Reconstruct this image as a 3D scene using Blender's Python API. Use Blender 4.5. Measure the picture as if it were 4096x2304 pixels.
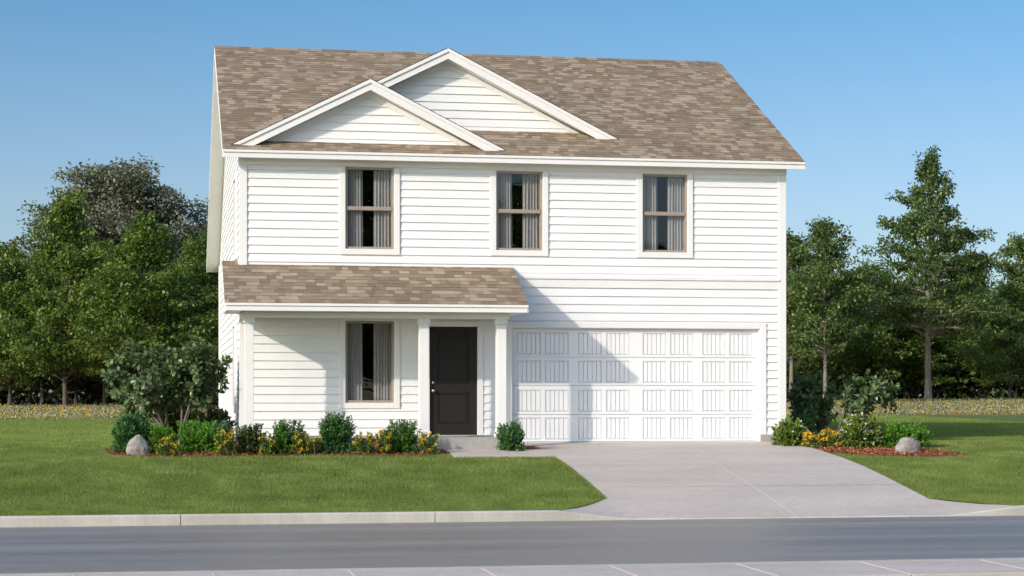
import bpy, math, random
import numpy as np
from mathutils import Vector, noise
for o in list(bpy.data.objects): bpy.data.objects.remove(o)
scene = bpy.context.scene
col = scene.collection
rad = math.radians

# ------------------------------------------------------------------ camera
F, HY, TH = 7731.0, 1583.0, rad(10.17)          # focal length and horizon row in 4096 px units, yaw
CX, CY, CZ = -1.35, -35.79, .855
cam = bpy.data.cameras.new('camera'); camo = bpy.data.objects.new('camera', cam); col.objects.link(camo)
camo.location = (CX, CY, CZ); camo.rotation_euler = (rad(90), 0, -TH)
cam.sensor_width = 36; cam.lens = 36 * F / 4096; cam.shift_y = (HY - 1152) / 4096
cam.clip_start = .1; cam.clip_end = 3000
scene.camera = camo
sT, cT = math.sin(TH), math.cos(TH)
def at(x, y, Y):                                  # photo pixel + distance plane -> point
    u = (x - 2048) / F; dx, dy = sT + u * cT, cT - u * sT
    t = (Y - CY) / dy
    return CX + t * dx, CZ - (y - HY) / F * t, t  # X, Z, depth

# ------------------------------------------------------------------ light
SUN_AZ, SUN_EL = (-.829, -.560), rad(23.5)        # towards the sun (ground plane), elevation
world = bpy.data.worlds.new('World'); scene.world = world; world.use_nodes = True
wn = world.node_tree; wn.nodes.clear()
sky = wn.nodes.new('ShaderNodeTexSky'); sky.sky_type = 'NISHITA'; sky.sun_disc = False
sky.sun_elevation = SUN_EL; sky.sun_rotation = math.atan2(SUN_AZ[0], SUN_AZ[1])
sky.air_density = .6; sky.dust_density = 1.6; sky.ozone_density = 2.2; sky.altitude = 0
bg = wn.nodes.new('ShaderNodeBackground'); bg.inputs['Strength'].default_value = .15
wo = wn.nodes.new('ShaderNodeOutputWorld')
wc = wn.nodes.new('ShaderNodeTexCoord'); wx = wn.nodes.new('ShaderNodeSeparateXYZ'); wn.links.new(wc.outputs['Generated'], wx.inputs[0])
wr = wn.nodes.new('ShaderNodeValToRGB'); wn.links.new(wx.outputs[2], wr.inputs[0])   # sky tint by height: pale low, deep blue above, unseen upper dome boosted to add shade fill
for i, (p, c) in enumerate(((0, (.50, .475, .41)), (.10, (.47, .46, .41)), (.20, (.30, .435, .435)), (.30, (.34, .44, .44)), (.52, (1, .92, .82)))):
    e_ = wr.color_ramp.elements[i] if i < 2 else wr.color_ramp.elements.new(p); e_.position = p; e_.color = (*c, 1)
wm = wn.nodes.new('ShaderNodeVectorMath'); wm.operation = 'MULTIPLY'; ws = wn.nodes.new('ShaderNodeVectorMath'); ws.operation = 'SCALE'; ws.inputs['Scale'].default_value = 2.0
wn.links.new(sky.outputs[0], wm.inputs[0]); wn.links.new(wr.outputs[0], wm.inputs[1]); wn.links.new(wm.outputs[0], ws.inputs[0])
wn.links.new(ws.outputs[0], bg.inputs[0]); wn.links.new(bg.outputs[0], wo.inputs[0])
sl = bpy.data.lights.new('sun', 'SUN'); sl.energy = 2.65; sl.angle = rad(1.0); sl.color = (1, .91, .80)
so = bpy.data.objects.new('sun', sl); col.objects.link(so)
sd = Vector((-SUN_AZ[0] * math.cos(SUN_EL), -SUN_AZ[1] * math.cos(SUN_EL), -math.sin(SUN_EL)))
so.rotation_euler = sd.to_track_quat('-Z', 'Y').to_euler(); so.location = (-30, -30, 30)
scene.view_settings.view_transform = 'Standard'; scene.view_settings.look = 'None'
scene.view_settings.gamma = 1; scene.view_settings.use_curve_mapping = False
scene.view_settings.exposure = .32

# ------------------------------------------------------------------ helpers
def empty(name, loc=(0, 0, 0), parent=None):
    o = bpy.data.objects.new(name, None); col.objects.link(o); o.location = loc
    o.empty_display_size = .2
    if parent: o.parent = parent
    return o
def tag(o, label=None, cat=None, group=None, kind=None):
    if label: o['label'] = label
    if cat: o['category'] = cat
    if group: o['group'] = group
    if kind: o['kind'] = kind
    return o
class MB:
    def __init__(s): s.v = []; s.f = []; s.t = []
    def quad(s, a, b, c, d, tone=None):
        n = len(s.v); s.v += [a, b, c, d]; s.f.append((n, n+1, n+2, n+3)); s.t.append(.5 if tone is None else tone)
    def poly(s, pts, tone=.5):
        n = len(s.v); s.v += list(pts); s.f.append(tuple(range(n, n + len(pts)))); s.t.append(tone)
    def box(s, x0, x1, y0, y1, z0, z1):
        n = len(s.v)
        s.v += [(x0,y0,z0),(x1,y0,z0),(x1,y1,z0),(x0,y1,z0),(x0,y0,z1),(x1,y0,z1),(x1,y1,z1),(x0,y1,z1)]
        for f in ((0,3,2,1),(4,5,6,7),(0,1,5,4),(1,2,6,5),(2,3,7,6),(3,0,4,7)):
            s.f.append(tuple(n + i for i in f)); s.t.append(.5)
    def prism(s, prof, a, b, axis='x'):           # prof in the two other axes, extruded a..b
        m = {'x': lambda p, q: (q, p[0], p[1]), 'y': lambda p, q: (p[0], q, p[1]), 'z': lambda p, q: (p[0], p[1], q)}[axis]
        n = len(s.v); k = len(prof)
        s.v += [m(p, a) for p in prof] + [m(p, b) for p in prof]
        s.f.append(tuple(n + i for i in range(k))); s.f.append(tuple(n + k + i for i in reversed(range(k)))); s.t += [.5, .5]
        for i in range(k):
            j = (i + 1) % k; s.f.append((n+i, n+k+i, n+k+j, n+j)); s.t.append(.5)
    def tube(s, pts, rs, n=7, cap=True):
        pts = [Vector(p) for p in pts]; base = len(s.v)
        for i, p in enumerate(pts):
            d = (pts[min(i+1, len(pts)-1)] - pts[max(i-1, 0)]).normalized()
            a = d.orthogonal().normalized() if abs(d.z) < .95 else Vector((1, 0, 0))
            a = (a - d * a.dot(d)).normalized(); b = d.cross(a)
            if i and (a.dot(pa) < 0): a = -a; b = -b
            pa = a
            for k in range(n):
                th = 2 * math.pi * k / n
                s.v.append(tuple(p + (a * math.cos(th) + b * math.sin(th)) * rs[i]))
        for i in range(len(pts) - 1):
            for k in range(n):
                k2 = (k + 1) % n
                s.f.append((base+i*n+k, base+i*n+k2, base+(i+1)*n+k2, base+(i+1)*n+k)); s.t.append(.5)
        if cap:
            s.f.append(tuple(base + (len(pts)-1)*n + k for k in range(n))); s.t.append(.5)
    def build(s, name, mat, parent=None, smooth=False, bevel=0, tone=False, recalc=True):
        me = bpy.data.meshes.new(name); me.from_pydata([tuple(v) for v in s.v], [], s.f)
        if recalc:
            import bmesh
            bm = bmesh.new(); bm.from_mesh(me); bmesh.ops.recalc_face_normals(bm, faces=bm.faces); bm.to_mesh(me); bm.free()
        if tone:
            at_ = me.attributes.new('tone', 'FLOAT', 'FACE'); at_.data.foreach_set('value', s.t)
        if smooth: me.polygons.foreach_set('use_smooth', [True] * len(me.polygons))
        me.materials.append(mat); me.update()
        o = bpy.data.objects.new(name, me); col.objects.link(o)
        if parent: o.parent = parent
        if bevel:
            b = o.modifiers.new('bevel', 'BEVEL'); b.width = bevel; b.segments = 2; b.limit_method = 'ANGLE'; b.angle_limit = rad(40)
        return o
def sub(o, parent):                               # parent without moving (parent has identity transform)
    o.parent = parent; return o

# ------------------------------------------------------------------ materials
def mat(name):
    m = bpy.data.materials.new(name); m.use_nodes = True; nt = m.node_tree
    return m, nt, nt.nodes['Principled BSDF']
def N(nt, typ, **kw):
    n = nt.nodes.new(typ)
    for k, v in kw.items():
        if k in n.inputs: n.inputs[k].default_value = v
        else: setattr(n, k, v)
    return n
def coords(nt, scale=(1, 1, 1)):
    tc = N(nt, 'ShaderNodeTexCoord'); mp = N(nt, 'ShaderNodeMapping'); mp.inputs['Scale'].default_value = scale
    nt.links.new(tc.outputs['Object'], mp.inputs[0]); return mp.outputs[0]
def nz(nt, vec, scale, detail=4, rough=.55):
    n = N(nt, 'ShaderNodeTexNoise', Scale=scale, Detail=detail, Roughness=rough); nt.links.new(vec, n.inputs['Vector']); return n.outputs['Fac']
def ramp(nt, fac, stops):
    r = N(nt, 'ShaderNodeValToRGB'); e = r.color_ramp.elements
    while len(e) > 2: e.remove(e[-1])
    while len(e) < len(stops): e.new(.5)
    for i, (p, c) in enumerate(stops):
        e[i].position = p; e[i].color = (*c, 1) if len(c) == 3 else c
    nt.links.new(fac, r.inputs[0]); return r.outputs[0]
def mixc(nt, fac, a, b, mode='MIX'):
    m = N(nt, 'ShaderNodeMix', data_type='RGBA', blend_type=mode)
    for sock, v in ((m.inputs[0], fac), (m.inputs[6], a), (m.inputs[7], b)):
        if isinstance(v, (int, float)): sock.default_value = v
        elif isinstance(v, tuple): sock.default_value = (*v, 1)
        else: nt.links.new(v, sock)
    return m.outputs[2]
def bump(nt, bs, h, strength=.3, dist=.01, prev=None):
    b = N(nt, 'ShaderNodeBump'); b.inputs['Strength'].default_value = strength; b.inputs['Distance'].default_value = dist
    nt.links.new(h, b.inputs['Height'])
    if prev: nt.links.new(prev, b.inputs['Normal'])
    if bs: nt.links.new(b.outputs[0], bs.inputs['Normal'])
    return b.outputs[0]
def g(v): return (v, v, v)

def m_siding():
    m, nt, b = mat('white_siding'); c = coords(nt, (1.2, 1.2, 26))
    w = N(nt, 'ShaderNodeTexNoise', Scale=2.2, Detail=6, Roughness=.62, Distortion=1.3); nt.links.new(c, w.inputs['Vector'])
    cl = nz(nt, coords(nt), 1.3, 3)
    nt.links.new(mixc(nt, .5, ramp(nt, cl, [(.3, (.80, .79, .785)), (.7, (.86, .855, .85))]), ramp(nt, w.outputs['Fac'], [(.3, (.79, .785, .78)), (.7, (.86, .855, .85))])), b.inputs['Base Color'])
    n1 = bump(nt, None, w.outputs['Fac'], .5, .004)
    bump(nt, b, nz(nt, coords(nt), 160, 2), .25, .002, n1); b.inputs['Roughness'].default_value = .55; return m
def m_trim(name='white_trim', c1=(.84, .82, .80)):
    m, nt, b = mat(name); v = nz(nt, coords(nt), 60, 3); v2 = nz(nt, coords(nt), 1.7, 3)
    nt.links.new(ramp(nt, v2, [(.3, tuple(x * .95 for x in c1)), (.7, c1)]), b.inputs['Base Color'])
    bump(nt, b, v, .35, .003); b.inputs['Roughness'].default_value = .5; return m
def m_shingle():
    m, nt, b = mat('shingle'); a = N(nt, 'ShaderNodeAttribute', attribute_name='tone')
    c = ramp(nt, a.outputs['Fac'], [(0, (.165, .117, .073)), (.35, (.225, .167, .111)), (.65, (.278, .212, .146)), (1, (.38, .302, .220))])
    gr = nz(nt, coords(nt), 190, 2, .7); bl = nz(nt, coords(nt, (1, 1, 1)), .9, 4)
    c = mixc(nt, .5, c, ramp(nt, gr, [(.3, g(.35)), (.7, g(.66))]), 'OVERLAY')
    c = mixc(nt, .35, c, ramp(nt, bl, [(.3, g(.36)), (.7, g(.62))]), 'OVERLAY')
    nt.links.new(c, b.inputs['Base Color']); bump(nt, b, gr, .5, .004); b.inputs['Roughness'].default_value = .9; return m
def m_plain(name, c, rough=.5, metal=0, bs=0, spec=.5):
    m, nt, b = mat(name); v = nz(nt, coords(nt), 9, 3)
    nt.links.new(ramp(nt, v, [(.25, tuple(x * .88 for x in c)), (.75, c)]), b.inputs['Base Color'])
    b.inputs['Roughness'].default_value = rough; b.inputs['Metallic'].default_value = metal
    b.inputs['Specular IOR Level'].default_value = spec
    if bs: bump(nt, b, nz(nt, coords(nt), 40, 4), bs, .004)
    return m
def m_concrete(name, c1, c2, streak=1, joints=True):
    m, nt, b = mat(name); o = coords(nt)
    big = nz(nt, coords(nt, (.35, .9, 1)), 1.1, 6, .6); fine = nz(nt, o, 140, 3, .7); mid = nz(nt, o, 9, 6, .7)
    c = ramp(nt, big, [(.3, c1), (.72, c2)])
    c = mixc(nt, .35, c, ramp(nt, mid, [(.35, g(.38)), (.65, g(.6))]), 'OVERLAY')
    c = mixc(nt, .4, c, ramp(nt, fine, [(.3, g(.36)), (.7, g(.64))]), 'OVERLAY')
    nt.links.new(c, b.inputs['Base Color']); bump(nt, b, fine, .35, .004); b.inputs['Roughness'].default_value = .75
    return m
def m_kerb():
    m, nt, b = mat('kerb_concrete')
    big = nz(nt, coords(nt, (1.2, 1, .8)), 1.4, 5, .6); st = nz(nt, coords(nt, (26, 4, 2)), 1, 4, .6); fine = nz(nt, coords(nt), 120, 3, .7)
    c = ramp(nt, big, [(.3, (.40, .375, .33)), (.7, (.52, .49, .44))])
    c = mixc(nt, .15, c, ramp(nt, st, [(.35, g(.34)), (.6, g(.58))]), 'OVERLAY')
    c = mixc(nt, .5, c, ramp(nt, fine, [(.3, g(.32)), (.7, g(.66))]), 'OVERLAY')
    nt.links.new(c, b.inputs['Base Color']); bump(nt, b, fine, .5, .006); b.inputs['Roughness'].default_value = .85; return m
def m_asphalt():
    m, nt, b = mat('asphalt')
    wheel = nz(nt, coords(nt, (.03, 1, 1)), 1.1, 3, .5); fine = nz(nt, coords(nt), 95, 3, .75); mid = nz(nt, coords(nt, (.5, 2.2, 1)), 3, 6, .7)
    c = ramp(nt, wheel, [(.3, (.145, .132, .117)), (.7, (.265, .242, .217))])
    c = mixc(nt, .8, c, ramp(nt, fine, [(.28, g(.15)), (.5, g(.5)), (.75, g(.9))]), 'OVERLAY')
    c = mixc(nt, .4, c, ramp(nt, mid, [(.3, g(.36)), (.7, g(.62))]), 'OVERLAY')
    nt.links.new(c, b.inputs['Base Color']); bump(nt, b, fine, .55, .006)
    nt.links.new(ramp(nt, wheel, [(.3, g(.42)), (.7, g(.56))]), b.inputs['Roughness']); b.inputs['Specular IOR Level'].default_value = .6
    return m
def m_ground():
    m, nt, b = mat('lawn_ground'); o = coords(nt)
    n1 = nz(nt, coords(nt, (.6, 1.3, 1)), 1.3, 6, .65); n2 = nz(nt, o, 34, 4, .8)
    c = ramp(nt, n1, [(.3, (.10, .145, .032)), (.7, (.15, .195, .05))])
    c = mixc(nt, .7, c, ramp(nt, n2, [(.3, g(.25)), (.7, g(.7))]), 'OVERLAY')
    sx = N(nt, 'ShaderNodeSeparateXYZ'); nt.links.new(o, sx.inputs[0])
    w = nz(nt, o, .5, 2)
    ad = N(nt, 'ShaderNodeMath', operation='ADD'); nt.links.new(sx.outputs[1], ad.inputs[0]); nt.links.new(w, ad.inputs[1])
    mf = N(nt, 'ShaderNodeMapRange'); mf.inputs[1].default_value = 29.2; mf.inputs[2].default_value = 29.9; nt.links.new(ad.outputs[0], mf.inputs[0])
    pm = nz(nt, coords(nt, (.16, .55, 1)), 1, 3, .6); mm = nz(nt, o, 3, 5, .75)
    mead = ramp(nt, mm, [(.3, (.08, .105, .035)), (.55, (.17, .18, .08)), (.75, (.26, .24, .13))])
    mead = mixc(nt, ramp(nt, pm, [(.52, g(0)), (.58, g(1))]), mead, (.42, .19, .09))
    wd = N(nt, 'ShaderNodeMapRange'); wd.inputs[1].default_value = 58; wd.inputs[2].default_value = 62; nt.links.new(ad.outputs[0], wd.inputs[0])
    mead = mixc(nt, wd.outputs[0], mead, (.035, .035, .015))
    c = mixc(nt, mf.outputs[0], c, mead)
    nt.links.new(c, b.inputs['Base Color']); b.inputs['Roughness'].default_value = .95; b.inputs['Specular IOR Level'].default_value = .2
    bump(nt, b, n2, .8, .03); return m
def m_leaf(name, stops, rough=.5, trans=.35, spec=.4):
    m, nt, b = mat(name); a = N(nt, 'ShaderNodeAttribute', attribute_name='tone')
    c = ramp(nt, a.outputs['Fac'], stops)
    nt.links.new(c, b.inputs['Base Color']); b.inputs['Roughness'].default_value = rough; b.inputs['Specular IOR Level'].default_value = spec
    t = N(nt, 'ShaderNodeBsdfTranslucent'); nt.links.new(mixc(nt, 1, c, (1.0, 1.15, .5), 'MULTIPLY'), t.inputs[0])
    mx = N(nt, 'ShaderNodeMixShader'); mx.inputs[0].default_value = trans
    nt.links.new(b.outputs[0], mx.inputs[1]); nt.links.new(t.outputs[0], mx.inputs[2])
    nt.links.new(mx.outputs[0], nt.nodes['Material Output'].inputs[0]); return m
def m_bark(name, c1, c2):
    m, nt, b = mat(name); n = nz(nt, coords(nt, (9, 9, 1.6)), 1.6, 6, .7); s = nz(nt, coords(nt), 1.1, 3)
    c = mixc(nt, .4, ramp(nt, n, [(.3, c1), (.7, c2)]), ramp(nt, s, [(.35, g(.3)), (.6, g(.7))]), 'OVERLAY')
    nt.links.new(c, b.inputs['Base Color']); bump(nt, b, n, .8, .02); b.inputs['Roughness'].default_value = .9; return m
def m_glass():
    m, nt, b = mat('window_glass'); nt.nodes.remove(b)
    fr = N(nt, 'ShaderNodeFresnel', IOR=1.5); mul = N(nt, 'ShaderNodeMath', operation='MULTIPLY', use_clamp=True); mul.inputs[1].default_value = 2.0
    ge = N(nt, 'ShaderNodeNewGeometry'); io = N(nt, 'ShaderNodeMapRange'); io.inputs[3].default_value = 1.5; io.inputs[4].default_value = 1 / 1.5
    nt.links.new(ge.outputs['Backfacing'], io.inputs[0]); nt.links.new(io.outputs[0], fr.inputs['IOR'])   # same reflectance from both sides of the thin pane
    nt.links.new(fr.outputs[0], mul.inputs[0])
    tr = N(nt, 'ShaderNodeBsdfTransparent'); tr.inputs[0].default_value = (.66, .66, .66, 1)
    gl = N(nt, 'ShaderNodeBsdfGlossy', Roughness=.003); gl.inputs[0].default_value = (.95, .95, .95, 1)
    wv = nz(nt, coords(nt), 2.2, 1); bn = bump(nt, None, wv, .12, .01); nt.links.new(bn, gl.inputs['Normal'])
    mx = N(nt, 'ShaderNodeMixShader'); nt.links.new(mul.outputs[0], mx.inputs[0]); nt.links.new(tr.outputs[0], mx.inputs[1]); nt.links.new(gl.outputs[0], mx.inputs[2])
    nt.links.new(mx.outputs[0], nt.nodes['Material Output'].inputs[0]); return m
def m_stone():
    m, nt, b = mat('boulder_stone'); o = coords(nt); n = nz(nt, coords(nt, (3, 3, 9)), 1.5, 8, .7); f = nz(nt, o, 70, 4, .8)
    c = mixc(nt, .6, ramp(nt, n, [(.3, (.17, .15, .13)), (.5, (.28, .26, .235)), (.7, (.40, .375, .345))]), ramp(nt, f, [(.3, g(.22)), (.7, g(.72))]), 'OVERLAY')
    nt.links.new(c, b.inputs['Base Color']); bump(nt, b, f, .7, .01, bump(nt, None, n, .7, .03)); b.inputs['Roughness'].default_value = .9; return m

M_SID, M_TRIM, M_SHG, M_GLASS = m_siding(), m_trim(), m_shingle(), m_glass()
M_BEIGE = m_plain('taupe_vinyl', (.36, .295, .245), .45)
M_DOOR = m_plain('black_door_paint', (.021, .0165, .0135), .5, spec=.3)
M_GAR = m_trim('garage_door_white', (.86, .86, .865))
M_STEEL = m_plain('brushed_nickel', (.62, .60, .58), .25, 1)
M_DARK = m_plain('interior_shade', (.045, .034, .027), .9)  # dark colour stands in for the shade of the unlit rooms
M_CURT = m_plain('curtain_cloth', (.68, .67, .66), .9, spec=.1)
M_CONC = m_concrete('driveway_concrete', (.435, .385, .35), (.545, .485, .44))
M_FOUND = m_concrete('foundation_concrete', (.30, .285, .265), (.42, .40, .375))
M_KERB, M_ASPH, M_GRD, M_STONE = m_kerb(), m_asphalt(), m_ground(), m_stone()
M_JOINT = m_plain('joint_concrete', (.64, .595, .55), .8)
M_JDARK = m_plain('joint_gap', (.10, .095, .09), .95)

# ------------------------------------------------------------------ ground profile
def lerp_tab(tab, y):
    if y <= tab[0][0]: return tab[0][1]
    for (a, za), (b, zb) in zip(tab, tab[1:]):
        if y <= b: return za + (zb - za) * (y - a) / (b - a)
    return tab[-1][1]
DRV = [(-8.02, -.945), (-6.6, -.725), (-5.85, -.615), (-5.1, -.505), (-4, -.355), (-3, -.25), (-2, -.165), (-1, -.092), (-.3, -.045), (.2, -.012)]
GND = [(-60, -.9), (-18.7, -.9), (-18.5, -1.12), (-8.1, -1.12), (-8.0, -.84), (-6.6, -.75), (-5.85, -.64), (-5.1, -.53), (-4, -.385), (-3, -.28), (-2, -.195), (-1, -.125), (0, -.085), (13, -.03), (29, .075), (45, .22), (60, .40), (90, .5), (1500, .5)]
def smooth_gnd(y): return lerp_tab(GND, y)
def gz(x, y):
    z = smooth_gnd(y)
    if y > 5: z += .0062 * max(-30, min(45, x)) * min(1, (y - 5) / 45)
    return z
ys = [-600, -200, -60, -30, -18.7, -18.5, -14, -8.1, -8.0, -7.3, -6.6, -6.2, -5.85, -5.5, -5.1, -4.5, -4, -3.5, -3, -2.5, -2, -1.5, -1, -.5, 0, 3, 6, 9, 13, 18, 23, 29, 35, 40, 45, 52, 60, 75, 90, 150, 400, 1500]
xs = [-1500, -500, -200, -100, -60, -45, -30, -20, -12, -6, -3, 0, 3, 4.37, 5.28, 5.6, 8, 10.3, 10.42, 11.47, 13, 15, 20, 30, 45, 60, 100, 200, 500, 1500]
def gz_mesh(x, y):
    z = gz(x, y)
    if 5.2 < x < 10.5 and y < -7: z = min(z, -1.12)
    elif 5.5 < x < 10.4 and y < 13.1: z -= .12
    return z
mb = MB(); mb.v = [(x, y, gz_mesh(x, y)) for y in ys for x in xs]
nx = len(xs)
mb.f = [(j*nx+i, j*nx+i+1, (j+1)*nx+i+1, (j+1)*nx+i) for j in range(len(ys)-1) for i in range(nx-1)]; mb.t = [.5]*len(mb.f)
tag(mb.build('ground', M_GRD), kind='structure')

# road, near pavement, kerb, driveway, front walk
mb = MB()
for i in range(40):
    x0, x1 = -200 + i*10, -190 + i*10
    prof = [(-16.92, -.975), (-14.5, -.955), (-12.5, -.945), (-10.5, -.955), (-8.14, -.972)]
    for (a, za), (b, zb) in zip(prof, prof[1:]): mb.quad((x0, a, za), (x1, a, za), (x1, b, zb), (x0, b, zb))
tag(mb.build('road', M_ASPH, smooth=True), kind='structure')
mb = MB(); x = 3.0 - 1.3 * 40
while x < 60:
    mb.prism([(x + .006, -18.47), (x + 1.294, -18.47), (x + 1.294, -17.09), (x + .006, -17.09)], -1.15, -.832, 'z'); x += 1.3
pv = mb.build('pavement', M_CONC, bevel=.008); tag(pv, kind='structure')
mb = MB(); x = 3.0 - 1.3 * 40
while x < 60:
    mb.prism([(x - .011, -18.44), (x + .011, -18.44), (x + .011, -17.09), (x - .011, -17.09)], -1.15, -.829, 'z'); x += 1.3
mb.build('joint', m_plain('pavement_joint', (.62, .57, .52), .8), pv)
mb = MB(); x = 3.0 - 3.9 * 14
while x < 60:
    mb.prism([(-17.083, -1.1), (-16.91, -1.1), (-16.91, -.852), (-16.93, -.829), (-17.083, -.829)], x + .004, x + 3.896, 'x'); x += 3.9
tag(mb.build('near_kerb', M_KERB), kind='structure')

def ktop(x):
    t = lerp_tab([(4.36, -.822), (5.28, -.944), (10.42, -.952), (11.5, -.822)], x); return t
mb = MB(); J0 = at(722, 2100, -8.15)[0]; step = 3.62
cuts = [J0 + step * k for k in range(-16, 18)]
for a, b in zip(cuts, cuts[1:]):
    n = 12
    for i in range(n):
        x0 = a + .005 + (b - a - .01) * i / n; x1 = a + .005 + (b - a - .01) * (i + 1) / n
        def sec(x):
            t = ktop(x); return [(x, -8.15, -1.1), (x, -8.145, min(t - .004, t - .02)), (x, -8.128, t), (x, -8.01, t + .002), (x, -8.01, -1.1)]
        A, B = sec(x0), sec(x1)
        for k in range(4): mb.quad(A[k], B[k], B[k+1], A[k+1])
        if i == 0: mb.poly(A)
        if i == n - 1: mb.poly(B)
tag(mb.build('kerb', M_KERB), kind='structure')

XL, XR = 5.40, 10.52
def dxl(y): return XL if y > -6.6 else XL + (4.37 - XL) * (-6.6 - y) / 1.41
def dxr(y): return XR if y > -6.9 else XR + (11.47 - XR) * (-6.9 - y) / 1.11
def dz(x, y):
    if y > -6.6: return lerp_tab(DRV, y)
    k = lerp_tab([(4.37, -.824), (5.28, -.944), (10.42, -.950), (11.47, -.824)], x)
    return -.725 + (k + .725) * (-6.6 - y) / 1.4
dy = [-8.008, -7.6, -7.2, -6.9, -6.6, -6.2, -5.85, -5.5, -5.1, -4.7, -4.3, -4, -3.6, -3.2, -3, -2.7, -2.4, -2, -1.6, -1.2, -1, -.6, -.3, 0, .13]
mb = MB(); K = 24
rows = [[(dxl(y) + (dxr(y) - dxl(y)) * i / K, y) for i in range(K + 1)] for y in dy]
rows[-1] = rows[-2] = rows[-3] = None
for q, y in ((-3, -.3), (-2, 0), (-1, .13)): rows[q] = [(5.02 + (XR - 5.02) * i / K if y < 0 else (5.06 + (9.92 - 5.06) * i / K), y) for i in range(K + 1)]
rows[-3] = [(5.25 + (XR - 5.25) * i / K, -.3) for i in range(K + 1)]
mb.v = [(x, y, dz(x, y)) for r in rows for x, y in r]
for j in range(len(dy) - 1):
    for i in range(K): mb.f.append((j*(K+1)+i, j*(K+1)+i+1, (j+1)*(K+1)+i+1, (j+1)*(K+1)+i))
nb = len(mb.v)                                    # edge skirts so the slab has thickness
for side in (0, K):
    for j in range(len(dy) - 1):
        p, q = mb.v[j*(K+1)+side], mb.v[(j+1)*(K+1)+side]; n = len(mb.v)
        mb.v += [(p[0], p[1], p[2] - .12), (q[0], q[1], q[2] - .12)]; mb.f.append((j*(K+1)+side, (j+1)*(K+1)+side, n+1, n))
mb.t = [.5] * len(mb.f)
drv = mb.build('driveway', M_CONC); tag(drv, kind='structure')
mb = MB()
def ribbon(pts, w, dzz=.008):
    for (xa, ya), (xb, yb) in zip(pts, pts[1:]):
        d = Vector((xb - xa, yb - ya)).normalized(); nx_, ny_ = -d.y * w / 2, d.x * w / 2
        za, zb = dz(xa, ya) + dzz, dz(xb, yb) + dzz
        mb.quad((xa - nx_, ya - ny_, za), (xb - nx_, yb - ny_, zb), (xb + nx_, yb + ny_, zb), (xa + nx_, ya + ny_, za))
ribbon([(7.96, y) for y in dy[:-2]], .024)
for yy, w in ((-5.75, .020), (-3.75, .016), (-2.0, .014)): ribbon([(XL + .01 + (XR - XL - .02) * i / 12, yy) for i in range(13)], w)
mb.build('joint', M_JOINT, drv, recalc=False)
mb = MB(); W0, W1 = 3.62, 5.395                   # concrete walk from the step to the driveway
def walk(x0, x1, y0, y1):
    n = len(mb.v); z0, z1 = lerp_tab(DRV, y0) + .006, lerp_tab(DRV, y1) + .006
    mb.v += [(x0, y0, z0), (x1, y0, z0), (x1, y1, z1), (x0, y1, z1), (x0, y0, z0-.1), (x1, y0, z0-.1), (x1, y1, z1-.1), (x0, y1, z1-.1)]
    for f in ((0,1,2,3),(7,6,5,4),(0,4,5,1),(1,5,6,2),(2,6,7,3),(3,7,4,0)): mb.f.append(tuple(n+i for i in f)); mb.t.append(.5)
walk(W0, 4.70, -2.45, -1.345); walk(4.706, W1, -2.45, -1.345)
wk = mb.build('front_walk', M_CONC); tag(wk, kind='structure')
mb = MB()
za, zb = lerp_tab(DRV, -2.44) + .012, lerp_tab(DRV, -1.36) + .012
mb.quad((4.695, -2.44, za), (4.712, -2.44, za), (4.712, -1.36, zb), (4.695, -1.36, zb)); mb.build('joint', M_JOINT, wk, recalc=False)

# ------------------------------------------------------------------ house
W, DEP = 10.41, 13.3
EY, EZ, RY = -.30, 5.343, 5.45                    # eave line, ridge
RZ = EZ + .5 * (RY - EY); BY = 2 * RY - EY + 2.4
BY = 13.6; BZ = RZ - .5 * (BY - RY)
OX0, OX1 = -.313, 10.71
def roof_z(y): return EZ + .5 * (y - EY) if y <= RY else RZ - .5 * (y - RY)
TK = .17
house = empty('house', (0, 0, 0))
tag(house, 'two-storey white clapboard house with brown shingle roof, porch and garage', 'house')

# openings (x0, x1, z0, z1)
WIN = [(1.932, 2.839, 3.577, 5.095), (4.765, 5.655, 3.59, 5.08), (7.59, 8.475, 3.59, 5.08), (1.932, 2.839, .725, 2.244)]
DOORO = (3.505, 4.413, .119, 2.148); GARO = (5.066, 9.917, -.02, 2.14)
def holes_grid(x0, x1, z0, z1, holes):
    X = sorted({x0, x1, *[h[0] for h in holes], *[h[1] for h in holes]}); Z = sorted({z0, z1, *[h[2] for h in holes], *[h[3] for h in holes]})
    X = [v for v in X if x0 <= v <= x1]; Z = [v for v in Z if z0 <= v <= z1]
    for a, b in zip(X, X[1:]):
        for c, d in zip(Z, Z[1:]):
            mx, mz = (a + b) / 2, (c + d) / 2
            if not any(h[0] < mx < h[1] and h[2] < mz < h[3] for h in holes): yield a, b, c, d
mb = MB()
for a, b, c, d in holes_grid(0, W, -.25, 5.28, WIN + [DOORO, GARO]): mb.box(a, b, 0, .14, c, d)
YW = [(0, -.25), (DEP, -.25), (DEP, roof_z(DEP) - TK - .01), (RY, RZ - TK - .01), (0, roof_z(0) - TK - .01)]
SWN = [(1.45, 2.45, 3.55, 5.03), (1.75, 2.75, .62, 2.2)]
mb.prism([(y if y > 0 else .142, z) for y, z in YW], .0, .14, 'x'); mb.prism([(y if y > 0 else .142, z) for y, z in YW], W - .14, W, 'x')
mb.box(.142, W - .142, DEP - .14, DEP, -.25, roof_z(DEP) - TK - .01)
mb.build('wall', M_TRIM, house)
mb = MB(); mb.box(.15, W - .15, 1.4, 1.5, -.2, 5.1); mb.box(.15, 4.95, .2, 1.4, 2.55, 2.7); mb.box(4.95, 5.03, .2, 1.4, -.2, 2.7)
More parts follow.
